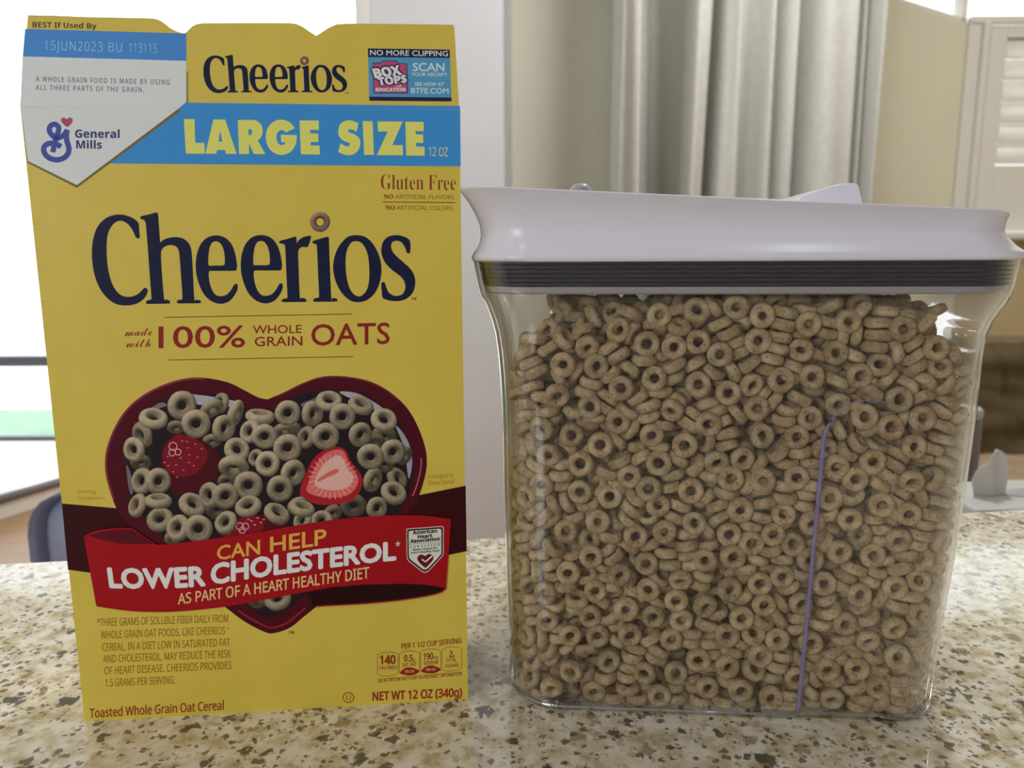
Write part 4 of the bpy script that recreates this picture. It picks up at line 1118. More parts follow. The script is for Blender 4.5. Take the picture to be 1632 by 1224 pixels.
1308,260,663,33,55, 725,240,1348,42,315, -131,287,1310,15,282, 1440,219,1404,25,126, 1449,259,1773,81,319, 1102,172,457,53,84, 505,221,1867,32,277, 574,233,558,28,285,
-248,324,501,34,291, 704,221,1234,9,20, 859,193,1221,42,330, 1014,257,1278,55,51, 753,253,844,12,2, 1764,423,890,69,5, 1208,179,472,9,9, 526,219,441,85,224,
1629,245,352,82,253, 720,228,1883,63,175, 164,239,1867,56,281, 420,236,1503,35,45, 952,294,1509,42,175, 227,233,1245,30,226, 825,205,1318,39,267, 827,285,1348,71,274,
1806,359,1844,78,127, 38,289,857,44,359, 704,273,1158,64,276, 1790,170,1679,41,131, 1718,237,1623,43,143, 878,266,1709,5,352, 1003,263,1666,13,222, 1767,193,1531,32,153,
1587,247,715,10,214, 832,267,728,5,288, -5,251,624,57,19, 1792,202,1766,86,314, 1561,279,1681,59,235, 833,257,1762,30,203, -180,431,1624,49,79, -18,265,1624,82,135,
684,247,376,23,341, 1356,270,307,25,2, 632,242,876,52,257, 1608,248,660,10,213, 928,221,703,74,30, 975,277,497,51,97, -148,218,579,36,145, 1125,237,252,26,356,
105,345,1905,75,140, 1334,296,773,48,20, 544,263,823,18,53, -70,218,1176,31,313, 1071,269,1200,21,218, 786,238,1578,56,16, -189,236,1493,54,9, 112,177,1598,14,49,
1190,269,1579,36,42, 335,249,1582,19,327, 1690,270,1504,64,254, 461,228,631,43,94, -259,421,969,22,127, 1647,274,255,30,3, 606,233,1946,73,258, 697,186,305,51,20,
1600,233,1908,38,95, 1641,168,612,89,97, 1629,254,606,11,212, 889,212,1558,55,87, 94,262,1535,30,174, 480,249,1606,35,45, 1649,226,1532,62,260, 31,243,136,33,253,
127,279,117,23,269, 269,178,159,26,98, 926,249,108,53,311, 532,274,1017,50,281, -241,424,38,3,325, 990,453,2036,90,90, 1405,332,2023,48,37, 1645,190,180,56,272,
67,259,1118,66,144, 173,270,1399,24,183, 1826,287,976,19,267, 1522,179,84,30,281, 1075,176,1091,36,181, 1821,423,1037,27,197, 1635,189,98,1,296, 217,427,2012,24,72,
598,394,2057,11,345, -230,424,191,6,290, 1817,423,82,26,16, 1814,304,98,1,229, 1821,424,145,25,16, 1839,423,1498,26,336, 1841,220,675,60,249, 1842,421,1425,37,359,
1867,302,866,18,260, 1861,451,877,90,90, 1845,264,1575,44,151, 1844,425,598,27,15, 1838,327,568,59,79, 1838,424,540,27,18, -213,335,1642,68,355, 1813,265,1622,44,152,
1833,388,483,27,17, 865,187,1645,12,7, 1840,424,1574,20,122, 1836,287,531,59,79, 1838,353,1227,58,259, -254,439,829,59,276, 1826,237,1343,52,273, 1824,188,875,39,68,
1854,375,846,41,269, 1821,302,1161,39,91, 1828,398,1187,59,260, 1828,426,1630,19,121, 1004,184,524,27,285, 1829,316,434,25,105, -231,454,467,90,90, 818,184,435,51,258,
-250,375,461,31,289, 1699,176,1712,25,250, 1817,278,813,46,5, 948,174,821,78,63, -82,195,758,22,1, -94,188,396,12,291, 252,191,445,29,140, -218,423,1128,44,183,
1860,451,1137,90,90, 1850,302,1788,21,189, 1625,191,1836,36,276, 1792,452,1851,90,90, 1857,420,1783,63,193, -254,420,643,10,204, 658,195,670,45,49, 1834,280,1301,52,273,
1810,347,655,17,324, 1425,187,726,14,69, 1850,319,696,18,324, -256,369,694,13,226, 288,200,1473,18,340, 1506,200,934,34,272, 149,189,1144,18,227, -215,361,370,46,90,
1381,172,306,49,100, 1859,426,340,87,181, 1685,292,1920,19,259, 1729,381,1887,47,103, 852,199,299,43,309, 442,183,289,21,66, 973,381,2027,84,127, 1151,426,2056,40,287,
688,326,2030,33,232, 804,308,2038,41,61, 1011,272,2050,26,219, 1008,184,233,26,270, 1296,372,2017,58,268, 1827,417,964,47,181, 1850,422,225,88,181, 1217,191,100,14,316,
1819,324,173,35,302, 505,425,2024,53,174, 704,429,2047,48,62, 882,331,2068,29,74, 813,420,2029,41,178, -242,422,300,9,296, 1580,270,1972,12,205, 1585,424,1986,19,203,
-255,454,730,90,270, -216,449,1352,85,273, 485,190,735,15,337,
]
NR = len(RINGS) // 5
_rd = np.array(RINGS, dtype=float).reshape(NR, 5)
# hidden core of the heap: loosely scattered rings behind the front ones listed above
_rk = random.Random(77)
_core = []
for _x in range(15):
    for _y in range(7):
        for _z in range(19):
            _core.append((-60 + _x * 130 + _rk.uniform(-35, 35), 330 + _y * 98 + _rk.uniform(-30, 30), 95 + _z * 108 + _rk.uniform(-30, 30), _rk.uniform(0, 90), _rk.uniform(0, 360)))
_rd = np.concatenate([_rd, np.array(_core)])
NR = len(_rd)
pos = _rd[:, :3] * 1e-4
th, ph = np.radians(_rd[:, 3]), np.radians(_rd[:, 4])
axis = np.stack([np.sin(th) * np.cos(ph), np.sin(th) * np.sin(ph), np.cos(th)], 1)
rg = random.Random(4)
scl = [rg.uniform(.95, 1.05) for _ in range(NR)]
RM = []
for s in range(8):
    V, F = ring_mesh(s + 1, 26, 12)
    me = bpy.data.meshes.new('oat_ring')
    me.from_pydata(V, [], F)
    me.materials.append(M_OAT)
    me.polygons.foreach_set('use_smooth', [True] * len(F))
    RM.append(me)
BASE = Matrix.Translation((AX, AY, 0)) @ Matrix.Rotation(PSI, 4, 'Z')
LOW = [ring_mesh(s + 1, 18, 9) for s in range(8)]
LOWV = [np.array(v) for v, f in LOW]
LOWF = np.array(LOW[0][1])
sv, sfa = [], []
nv_ = 0
NTOP = 300
proto = None
for k in range(NR):
    q = Vector((0, 0, 1)).rotation_difference(Vector(axis[k])).to_matrix() @ Matrix.Rotation(rg.uniform(0, 6.283), 3, 'Z')
    if rg.random() < .5:
        q = q @ Matrix.Rotation(math.pi, 3, 'X')
    M = BASE @ Matrix.Translation(pos[k]) @ q.to_4x4() @ Matrix.Diagonal((scl[k], scl[k], scl[k] * rg.uniform(.95, 1.05), 1))
    v = rg.randrange(8)
    if k < NTOP:
        if proto is None:
            proto = o = bpy.data.objects.new('oat_ring', RM[v])
            tag(o, 'toasted oat ring among the foremost pieces seen through the clear container wall', 'cereal', 'foremost oat rings in the clear container')
        else:
            o = proto.copy()
            o.data = RM[v]
        o.matrix_world = M
        COL.objects.link(o)
    else:
        A_ = np.array(M)
        sv.append(LOWV[v] @ A_[:3, :3].T + A_[:3, 3])
        sfa.append(LOWF + nv_)
        nv_ += len(LOWV[v])
sv = np.concatenate(sv)
sfa = np.concatenate(sfa)
me = bpy.data.meshes.new('oat_rings')
me.vertices.add(len(sv))
me.vertices.foreach_set('co', sv.ravel())
me.loops.add(len(sfa) * 4)
me.loops.foreach_set('vertex_index', sfa.ravel().astype(np.int32))
me.polygons.add(len(sfa))
me.polygons.foreach_set('loop_start', np.arange(0, len(sfa) * 4, 4, dtype=np.int32))
me.polygons.foreach_set('use_smooth', np.ones(len(sfa), bool))
me.update(calc_edges=True)
me.materials.append(M_OAT)
o = bpy.data.objects.new('oat_rings', me)
COL.objects.link(o)
o['kind'] = 'stuff'
tag(o, 'remaining mass of toasted oat rings filling the clear container behind the foremost ones', 'cereal')

# ================================================================== cereal box
BX, BY, BYAW = -.21596, .35428, .0955095
BW, BH, BD = .193, .2970, .062
CARD_Y = ink(176, 155, 62)
YEL = mottled('yellow_printed_card', ink(172, 153, 60), ink(168, 149, 56), 30, .42, .5)
GREYC = mat('grey_card_inside', lin((150, 140, 125)), .8)
INK = mat('printed_ink', (.5, .5, .5), .42, .2)
t, b, N, L = nodes(INK)
at = N('ShaderNodeAttribute')
at.attribute_name = 'ink'
L(at.outputs['Color'], b.inputs['Base Color'])

cb = thing('cereal_box', 'tall yellow cereal box with heart-shaped bowl picture, standing on the granite', 'cereal box', (BX, BY, 0), BYAW)
TK = .0006
front = box('front_panel', 0, BW, 0, TK, 0.0002, BH, YEL, cb)
box('side_panel', 0, TK, TK, BD, 0.0002, BH, YEL, cb)
box('side_panel', BW - TK, BW, TK, BD, 0.0002, BH, YEL, cb)
box('back_panel', 0, BW, BD, BD + TK, 0.0002, BH, YEL, cb)
box('bottom_panel', 0, BW, 0, BD, 0, 0.0002, YEL, cb)

_cy, _sy = math.cos(BYAW), math.sin(BYAW)


def to_local(v, point=True):
    v = Vector(v)
    if point:
        v = v - Vector((BX, BY, 0))
    return Vector((_cy * v.x + _sy * v.y, -_sy * v.x + _cy * v.y, v.z))


CAM_L = to_local(CAM_P)
TILT = R(7)


def on_front(u, v):
    """photo measurement -> millimetre place on the printed front panel"""
    d = to_local(px_ray(u, v), False)
    k = -CAM_L.y / d.y
    p = CAM_L + d * k
    return p, Vector((0, -1, 0))


def on_flap(u, v):
    d = to_local(px_ray(u, v), False)
    n = Vector((0, -math.cos(TILT), math.sin(TILT)))
    o = Vector((0, 0, BH))
    k = n.dot(o - CAM_L) / n.dot(d)
    return CAM_L + d * k, n


# front flap standing up above the fold, with its two cut-out notches
fl_px = [(32, 169.5), (44.5, 24), (90, 25), (140, 27), (190, 28), (240, 29), (250, 30.5), (258, 34), (272, 45), (282, 50), (292, 53), (296, 52), (306, 42), (313, 38.5), (322, 37), (400, 36.5), (462, 36.8), (472, 38), (482, 42.5), (496, 52), (504, 57), (512, 52), (524, 44), (537, 38.5), (560, 37.5), (640, 38.2), (722, 39.5), (724, 42), (733.5, 175)]
pf = []
for i, (u, v) in enumerate(fl_px):
    p, nn = on_flap(u, v)
    if i in (0, len(fl_px) - 1):
        p = Vector((0.0 if i == 0 else BW, 0, BH))
    pf.append(p)
back_off = Vector((0, math.cos(TILT), -math.sin(TILT))) * TK
tri = tessellate_polygon([pf])
n = len(pf)
vs = pf + [p + back_off for p in pf]
fs = [tuple(f) for f in tri] + [tuple(i + n for i in f[::-1]) for f in tri] + [(i, (i + 1) % n, n + (i + 1) % n, n + i) for i in range(n)]
flap = mesh('front_flap', vs, fs, YEL, cb)
bm = bmesh.new(); bm.from_mesh(flap.data); bmesh.ops.recalc_face_normals(bm, faces=bm.faces); bm.to_mesh(flap.data); bm.free()
# the other flaps folded back behind it
vs = [(0, BD, BH), (BW, BD, BH), (BW - .004, BD + .040, BH + .012), (.004, BD + .040, BH + .012)]
vs += [(x, y, z - TK) for x, y, z in vs]
mesh('back_flap', vs, [(0, 1, 2, 3), (7, 6, 5, 4), (0, 4, 5, 1), (1, 5, 6, 2), (2, 6, 7, 3), (3, 7, 4, 0)], GREYC, cb)

# ---- print engine -------------------------------------------------
FD = bpy.utils.system_resource('DATAFILES', path='fonts') or ''
_fonts = {}
U = 0.00002     # thickness of one layer of print


def font(which):
    if which not in _fonts:
        f = None
        if which:
            try:
                f = bpy.data.fonts.load(FD + '/' + which)
            except Exception:
                f = None
        _fonts[which] = f
    return _fonts[which]


MATHF = 'NotoSansMath-Regular.woff2'
STY = {'sansb': (0x1D5D4, 0x1D5EE, 0x1D7EC), 'serifb': (0x1D400, 0x1D41A, 0x1D7CE), 'script': (0x1D4D0, 0x1D4EA, None)}


def styled(s, style):
    if style not in STY or font(MATHF) is None:
        return s
    a, b_, c = STY[style]
    o = ''
    for ch in s:
        if 'A' <= ch <= 'Z':
            o += chr(a + ord(ch) - 65)
        elif 'a' <= ch <= 'z':
            o += chr(b_ + ord(ch) - 97)
        elif ch.isdigit() and c:
            o += chr(c + ord(ch) - 48)
        else:
            o += ch
    return o


_caps = {}


def text_geo(s, style, off=0.0, space=1.0):
    c = bpy.data.curves.new('lettering', 'FONT')
    f = font(None if style == 'gill' else MATHF)
    if f:
        c.font = f
    c.body = styled(s, style)
    c.offset = off
    c.space_character = space
    c.resolution_u = 3
    o = bpy.data.objects.new('lettering', c)
    COL.objects.link(o)
    dg = bpy.context.evaluated_depsgraph_get()
    me = bpy.data.meshes.new_from_object(o.evaluated_get(dg))
    V = [tuple(v.co[:2]) for v in me.vertices]
    F = [tuple(p.vertices) for p in me.polygons]
    bpy.data.objects.remove(o)
    bpy.data.curves.remove(c)
    bpy.data.meshes.remove(me)
    return V, F


def cap_h(style):
    if style not in _caps:
        V, F = text_geo('H', style)
        _caps[style] = max(v[1] for v in V)
    return _caps[style]


class Print:
    def __init__(self, plane):
        self.plane, self.V, self.F, self.C = plane, [], [], []

    def add(self, pts, faces, col, lvl):
        i = len(self.V)
        for k, p in enumerate(pts):
            P, n = self.plane(p[0], p[1])
            self.V.append(P + n * (U * (lvl + (p[2] if len(p) > 2 else 0))))
            self.C.append(col[k] if isinstance(col, list) else col)
        self.F += [tuple(x + i for x in f) for f in faces]

    def poly(self, pts, col, lvl=1, holes=()):
        polys = [[Vector((p[0], p[1], 0)) for p in pts]] + [[Vector((p[0], p[1], 0)) for p in h] for h in holes]
        allp = [(p.x, p.y) for q in polys for p in q]
        self.add(allp, [tuple(f) for f in tessellate_polygon(polys)], col, lvl)

    def stroke(self, pts, w, col, lvl=1, closed=False):
        n = len(pts)
        l_, r_ = [], []
        for i, p in enumerate(pts):
            a = pts[i - 1] if (i > 0 or closed) else p
            c = pts[(i + 1) % n] if (i < n - 1 or closed) else p
            dx, dy = c[0] - a[0], c[1] - a[1]
            q = math.hypot(dx, dy) or 1
            l_.append((p[0] - dy / q * w / 2, p[1] + dx / q * w / 2))
            r_.append((p[0] + dy / q * w / 2, p[1] - dx / q * w / 2))
        F = [(i, (i + 1) % n, n + (i + 1) % n, n + i) for i in range(n if closed else n - 1)]
        self.add(l_ + r_, F, col, lvl)

    def disc(self, c, rx, ry, col, lvl=1, n=24):
        self.add([(c[0] + rx * math.cos(2 * math.pi * i / n), c[1] + ry * math.sin(2 * math.pi * i / n)) for i in range(n)], [tuple(range(n))], col, lvl)

    def text(self, s, x0, y0, x1, y1, h, col, style='sansb', lvl=2, off=0.0, h1=None, up=(0, 0), bend=0.0, space=1.0, up1=None):
        V, F = text_geo(s, style, min(off, 0.0), space)
        if not V:
            return
        xa, xb = min(v[0] for v in V), max(v[0] for v in V)
        ch = cap_h(style)
        h1 = h if h1 is None else h1
        up1 = up if up1 is None else up1
        bold = [(0, 0)]
        if off > .004:
            q = off / ch * (h + h1) / 2
            bold = [(q * math.cos(k * math.pi / 4), q * math.sin(k * math.pi / 4)) for k in range(8)] + [(0, 0)]
            if off > .05:
                bold += [(x * .5, y * .5) for x, y in bold[:8]]
        for kb, (bx, by) in enumerate(bold):
            pts = []
            for x, y in V:
                u = (x - xa) / (xb - xa)
                v = y / ch
                pts.append((x0 + (x1 - x0) * u + (up[0] + (up1[0] - up[0]) * u) * v + bx, y0 + (y1 - y0) * u - (h + (h1 - h) * u) * v + bend * 4 * u * (1 - u) + by))
            self.add(pts, F, col, lvl + .1 * kb)

    def emit(self, name, parent, label=None):
        o = mesh(name, self.V, self.F, INK, parent)
        a = o.data.color_attributes.new('ink', 'FLOAT_COLOR', 'POINT')
        a.data.foreach_set('color', np.array([(*c, 1) for c in self.C], dtype=np.float32).ravel())
        if label:
            o['label'] = label
        return o


NAVY = ink(15, 20, 46)
WHITE = ink(176, 180, 198)
BLUE = ink(48, 116, 172)
PALE = ink(196, 190, 92)
REDT = ink(112, 26, 30)
RUST = ink(112, 48, 22)
OLIVE = ink(122, 88, 22)
MAROON = ink(40, 0, 4)
RIBBON = ink(128, 6, 16)
CREAMT = ink(206, 204, 190)
GOLD = ink(186, 136, 60)

# ---- the logo, traced letter by letter from the front of the box
S7 = 1 / 7.2


def tr7(pts, ox, oy):
    return [(ox + p[0] * S7, oy + p[1] * S7) + tuple(p[2:]) for p in pts]


gC = tr7([(575, 360), (548, 345), (525, 290), (490, 230), (440, 180), (375, 157), (310, 180), (260, 240), (230, 310), (218, 400), (216, 520), (225, 650), (245, 770), (280, 880), (330, 965), (390, 1015), (460, 1030), (530, 1020), (590, 985), (640, 935), (662, 925), (685, 945), (688, 970), (660, 1030), (610, 1080), (540, 1115), (440, 1130), (330, 1115), (240, 1060), (160, 970), (100, 850), (62, 710), (46, 560), (55, 400), (90, 270), (150, 175), (230, 115), (320, 88), (400, 88), (480, 110), (545, 145), (583, 190), (590, 260), (597, 335), (592, 355)], 140, 330)
gh = tr7([(600, 120), (620, 103), (700, 85), (770, 65), (800, 68), (808, 100), (815, 200), (830, 405, 1), (880, 370), (950, 350), (1020, 345), (1090, 360), (1145, 400), (1180, 460), (1193, 540), (1205, 720), (1222, 1050), (1240, 1062), (1285, 1070), (1298, 1085), (1285, 1103), (1160, 1105), (1040, 1105), (1022, 1090), (1030, 1070), (1075, 1060), (1085, 1030), (1070, 800), (1053, 580), (1045, 510), (1020, 460), (975, 438), (920, 440), (870, 465), (845, 500), (840, 560), (850, 750), (875, 1045), (890, 1060), (930, 1070), (943, 1090), (930, 1107), (800, 1110), (690, 1112), (668, 1100), (668, 1082), (690, 1070), (720, 1060), (730, 1040), (715, 850), (690, 500), (670, 250), (662, 180), (645, 150), (612, 138)], 140, 330)
_e = [(520, 732), (245, 732, 1), (235, 760), (240, 830), (255, 900), (285, 970), (330, 1015), (385, 1022), (440, 1005), (485, 960), (520, 900), (540, 880), (562, 885), (570, 910), (560, 960), (520, 1030), (470, 1080), (400, 1108), (330, 1105), (250, 1070), (180, 1000), (130, 900), (95, 780), (86, 670), (95, 560), (130, 450), (180, 380), (240, 340), (320, 325), (400, 340), (460, 380), (510, 450), (540, 540), (558, 640), (560, 690), (550, 720)]
_eh = [(245, 672), (320, 671), (395, 670), (418, 650), (420, 600), (412, 520), (390, 450), (355, 405), (315, 393), (275, 410), (248, 460), (235, 530), (230, 600), (231, 655)]
ge1, ge1h = tr7(_e, 300, 330), tr7(_eh, 300, 330)
ge2, ge2h = tr7(_e, 371.7, 329.4), tr7(_eh, 371.7, 329.4)
gr = tr7([(1042, 400), (1060, 385), (1140, 365), (1215, 342), (1238, 345), (1247, 415, 1), (1270, 380), (1310, 350), (1360, 334), (1402, 330), (1411, 340), (1398, 395), (1374, 452), (1360, 461), (1310, 458), (1275, 480), (1262, 520), (1265, 650), (1280, 1025), (1295, 1040), (1340, 1050), (1357, 1070), (1342, 1088), (1200, 1090), (1090, 1090), (1072, 1075), (1080, 1058), (1125, 1045), (1138, 1020), (1125, 750), (1113, 470), (1100, 430), (1050, 415)], 300, 330)
gi = tr7([(128, 400), (145, 385), (210, 365), (290, 343), (315, 345), (320, 380), (325, 560), (345, 1030), (360, 1042), (400, 1048), (415, 1065), (405, 1083), (280, 1086), (155, 1086), (138, 1072), (150, 1050), (190, 1040), (205, 1015), (195, 800), (182, 480), (170, 430), (135, 415)], 480, 330)
go = tr7([(635, 322), (740, 345), (830, 430), (895, 560), (922, 700), (905, 850), (850, 980), (760, 1065), (655, 1092), (560, 1070), (465, 985), (395, 850), (366, 700), (385, 560), (440, 440), (530, 345)], 480, 330)
goh = tr7([(635, 392), (690, 410), (740, 480), (770, 580), (782, 720), (778, 850), (755, 945), (710, 1005), (660, 1025), (605, 1000), (555, 930), (525, 820), (512, 700), (513, 560), (535, 470), (580, 405)], 480, 330)
gs = tr7([(1210, 520), (1190, 460), (1150, 405), (1100, 387), (1050, 400), (1032, 445), (1045, 500), (1090, 560), (1170, 630), (1250, 705), (1295, 780), (1310, 860), (1295, 950), (1250, 1020), (1180, 1065), (1090, 1080), (1010, 1072), (945, 1050), (928, 1020), (922, 940), (920, 880), (938, 860), (960, 870), (980, 930), (1010, 985), (1060, 1015), (1110, 1018), (1160, 1000), (1190, 950), (1193, 890), (1170, 830), (1120, 780), (1040, 720), (965, 640), (925, 550), (920, 470), (945, 390), (1000, 340), (1090, 322), (1170, 335), (1230, 365), (1250, 400), (1255, 460), (1248, 520), (1230, 532)], 480, 330)
LOGO = [(gC, None), (gh, None), (ge1, ge1h), (ge2, ge2h), (gr, None), (gi, None), (go, goh), (gs, None)]


def torus_print(P, cx, cy, Ro, tilt, dirn, lvl, tone=1.0, hole=.30, n=34, m=12, relief=.3, dark=0.0, base=(160, 146, 122)):
    """a printed ring: the picture of a torus, seen tilted, in flat tones of ink"""
    Rc, rr = Ro * (1 + hole) / 2, Ro * (1 - hole) / 2
    ti, di = R(tilt), R(dirn)
    ax = Vector((math.sin(ti) * math.cos(di), math.sin(ti) * math.sin(di), math.cos(ti)))
    q = Vector((0, 0, 1)).rotation_difference(ax).to_matrix()
    base = Vector(ink(*base))
    lt = Vector((-.45, -.70, .55)).normalized()
    pts, cols, nz_list, F = [], [], [], []
    sd = Vector((cx * .13, cy * .11, 0))
    for i in range(n):
        a = 2 * math.pi * i / n
        wob = 1 + .05 * noise.noise(Vector((math.cos(a), math.sin(a), 0)) * 1.3 + sd)
        for j in range(m):
            p = 2 * math.pi * j / m
            nn = q @ Vector((math.cos(p) * math.cos(a), math.cos(p) * math.sin(a), math.sin(p)))
            v = q @ Vector(((Rc + rr * math.cos(p)) * math.cos(a), (Rc + rr * math.cos(p)) * math.sin(a), rr * .92 * math.sin(p))) * wob
            sh_ = .16 + .78 * max(0, nn.dot(lt)) + .10 * nn.z
            sh_ *= 1 + .22 * noise.noise(Vector((v.x * .35, v.y * .35, v.z * .35)) + sd) - (.16 if noise.noise(Vector((v.x * .9, v.y * .9, v.z)) + sd * 2) > .33 else 0)
            if math.cos(p) < -.3:
                sh_ *= .55
            pts.append((cx + v.x, cy + v.y, relief * v.z / Ro))
            nz_list.append(nn.z)
            cols.append(tuple(base * max(.08, sh_ * tone * (1 - dark))))
    for i in range(n):
        for j in range(m):
            f = (i * m + j, ((i + 1) % n) * m + j, ((i + 1) % n) * m + (j + 1) % m, i * m + (j + 1) % m)
            if sum(nz_list[k] for k in f) > -.15:
                F.append(f)
    P.add(pts, F, cols, lvl)


# big logo
P = Print(on_front)
for o_, h_ in LOGO:
    P.poly(catmull(o_, 4), NAVY, 2, [catmull(h_, 4)] if h_ else ())
P.text('TM', 655.5, 478.5, 663.5, 478.2, 4.4, NAVY)
P.emit('brand_lettering', front, 'dark navy serif lettering across the front')
P = Print(on_front)
torus_print(P, 510, 353.5, 16.0, 8, 40, 3, tone=.92, hole=.38, base=(150, 118, 108))
P.emit('letter_dot_ring_print', front, 'printed oat ring dotting the letter i')
# small logo on the flap
P = Print(on_flap)
mp = lambda p: (324 + (p[0] - 146.3) * .4446, 147.2 + (p[1] - 484.5 + (p[0] - 146) * .0085) * .413) + tuple(p[2:])
for o_, h_ in LOGO:
    P.poly(catmull([mp(p) for p in o_], 3), NAVY, 2, [catmull([mp(p) for p in h_], 3)] if h_ else ())
P.text('TM', 550, 149.5, 555.5, 149.5, 2.4, NAVY)
torus_print(P, 485, 96.5, 7.4, 8, 40, 3, tone=.85, hole=.36, n=22, m=8, base=(150, 118, 104))
P.emit('brand_lettering', flap, 'small dark navy serif lettering on the flap')

# blue band, LARGE SIZE
P = Print(on_front)
P.poly([(160, 170.4), (733.5, 175.3), (734.2, 265.2), (170, 260.5)], BLUE, 1)
P.emit('size_band', front, 'blue band across the top of the front')
P = Print(on_flap)
P.poly([(290, 163.5), (733, 169), (733.4, 175.0), (270, 171.6)], BLUE, 1)
P.emit('size_band', flap, 'blue edge of the band along the fold')
P = Print(on_front)
lA = lambda pts: [(285 + p[0] / 8.16, 180 + p[1] / 8.16) + tuple(p[2:]) for p in pts]
lB = lambda pts: [(465 + p[0] / 6.277, 180 + p[1] / 6.277) + tuple(p[2:]) for p in pts]
P.poly(lA([(66, 80), (204, 80), (214, 388), (332, 390), (340, 530), (92, 530)]), PALE, 3)
P.poly(lA([(450, 86), (604, 86), (752, 533), (614, 533), (600, 482), (500, 482), (486, 531), (346, 531)]), PALE, 3.2, [lA([(536, 232), (518, 374), (570, 374)])])
P.poly(catmull(lA([(768, 92, 1), (960, 92), (1030, 112), (1078, 165), (1090, 240), (1074, 310), (1026, 356, 1), (1126, 535, 1), (976, 535, 1), (914, 396, 1), (914, 533, 1), (784, 533, 1)]), 4), PALE, 3, [catmull(lA([(905, 212, 1), (940, 214), (954, 248), (940, 284), (910, 290, 1)]), 3)])
P.poly(catmull(lA([(1508, 200, 1), (1390, 255, 1), (1365, 230), (1330, 224), (1290, 250), (1270, 310), (1284, 380), (1318, 416), (1350, 418), (1378, 402), (1388, 384, 1), (1332, 382, 1), (1328, 284, 1), (1534, 288, 1), (1530, 370), (1500, 450), (1440, 515), (1350, 546), (1260, 530), (1190, 480), (1145, 400), (1132, 310), (1150, 210), (1200, 140), (1270, 98), (1340, 88), (1400, 100), (1465, 140)]), 4), PALE, 3)
P.poly(lB([(78, 76), (270, 76), (270, 172), (184, 170), (185, 203), (266, 207), (266, 292), (190, 290), (190, 324), (278, 327), (282, 416), (92, 414)]), PALE, 3)
P.poly(catmull(lB([(668, 104, 1), (648, 190, 1), (620, 172), (580, 163), (564, 176), (578, 196), (630, 215), (672, 250), (687, 300), (670, 365), (625, 410), (570, 424), (510, 412), (464, 388, 1), (490, 300, 1), (520, 325), (560, 334), (582, 318), (570, 298), (520, 280), (478, 240), (464, 190), (480, 120), (525, 84), (590, 74)]), 4), PALE, 3)
P.poly(lB([(710, 82), (808, 82), (822, 420), (724, 420)]), PALE, 3)
P.poly(lB([(858, 86), (1110, 86), (1006, 322), (1110, 322), (1112, 424), (850, 422), (960, 186), (864, 186)]), PALE, 3)
P.poly(lB([(1136, 88), (1320, 90), (1320, 182), (1238, 182), (1240, 213), (1314, 215), (1316, 300), (1242, 300), (1242, 335), (1328, 338), (1330, 428), (1146, 426)]), PALE, 3)
P.text('12 OZ', 683.5, 248.6, 714, 249.2, 14.0, PALE, 'sans', lvl=3, off=.004)
P.emit('size_lettering', front, 'pale yellow block lettering')

# white corner tab with the maker's badge
P = Print(on_front)
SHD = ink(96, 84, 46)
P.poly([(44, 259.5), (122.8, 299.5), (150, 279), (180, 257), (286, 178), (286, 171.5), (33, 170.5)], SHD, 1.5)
P.poly([(33, 169.4), (287, 171.3), (122.5, 295), (44.5, 256.5)], WHITE, 2)
GB = ink(56, 66, 132)


def cc(pts):
    return [(55 + p[0] / 10.2, 180 + p[1] / 10.2) for p in pts]


loop = catmull([(300, 640), (320, 540), (342, 450), (362, 370), (388, 300), (394, 245), (365, 198), (318, 184), (268, 205), (242, 255), (250, 310), (285, 360), (330, 402), (372, 412), (430, 388), (480, 355), (515, 310), (535, 272)], 5, False)
P.stroke(cc(loop), 8.4, GB, 4)
bowl_ = catmull([(532, 275), (520, 340), (520, 420), (540, 500), (560, 575), (545, 660), (480, 730), (380, 762), (270, 745), (185, 685), (150, 600), (170, 535), (230, 498), (310, 495), (380, 520), (432, 550)], 5, False)
P.stroke(cc(bowl_), 8.6, GB, 4.2)
P.poly(catmull(cc([(533, 226), (470, 182), (432, 125), (447, 84), (487, 75), (526, 100), (568, 74), (610, 90), (621, 130), (592, 180)]), 4), ink(142, 58, 88), 4)
P.text('General', 119.8, 219.4, 190.6, 219.8, 12.6, ink(52, 52, 96), lvl=4, off=.008)
P.text('Mills', 121.7, 236.4, 162.3, 237.0, 12.4, ink(52, 52, 96), lvl=4, off=.008)
P.emit('maker_badge', front, 'white corner tab with blue script monogram and red heart')
P = Print(on_flap)
P.poly([(36, 90), (297, 97), (297, 162.5), (286, 171.6), (32.5, 169.6)], WHITE, 2)
P.poly([(40, 46), (297, 53.5), (297, 97), (36.2, 90)], ink(58, 112, 172), 2)
P.poly([(297, 112), (300, 115), (300, 163.7), (297, 163.5)], ink(112, 102, 62), 1.2)
P.text('BEST If Used By', 52, 43.6, 154, 46.0, 8.8, ink(62, 54, 40), lvl=3)
P.text('15JUN2023', 71.5, 79.6, 163.5, 82.2, 15.0, ink(132, 172, 214), 'sans', lvl=3, off=-.008, space=1.1)
P.text('BU', 173.5, 82.4, 194.5, 83.1, 15.0, ink(132, 172, 214), 'sans', lvl=3, off=-.008, space=1.1)
P.text('113115', 206, 83.3, 250, 84.6, 15.0, ink(132, 172, 214), 'sans', lvl=3, off=-.008, space=1.1)
P.text('A WHOLE GRAIN FOOD IS MADE BY USING', 57.2, 129.6, 270.3, 135.0, 7.8, ink(88, 90, 98), 'sans', lvl=3, space=1.22, off=.008)
P.text('ALL THREE PARTS OF THE GRAIN.', 57.2, 143.2, 229.5, 147.0, 7.8, ink(88, 90, 98), 'sans', lvl=3, space=1.22, off=.008)
P.emit('date_tab_print', flap, 'white and blue printed tab with the best-by date')

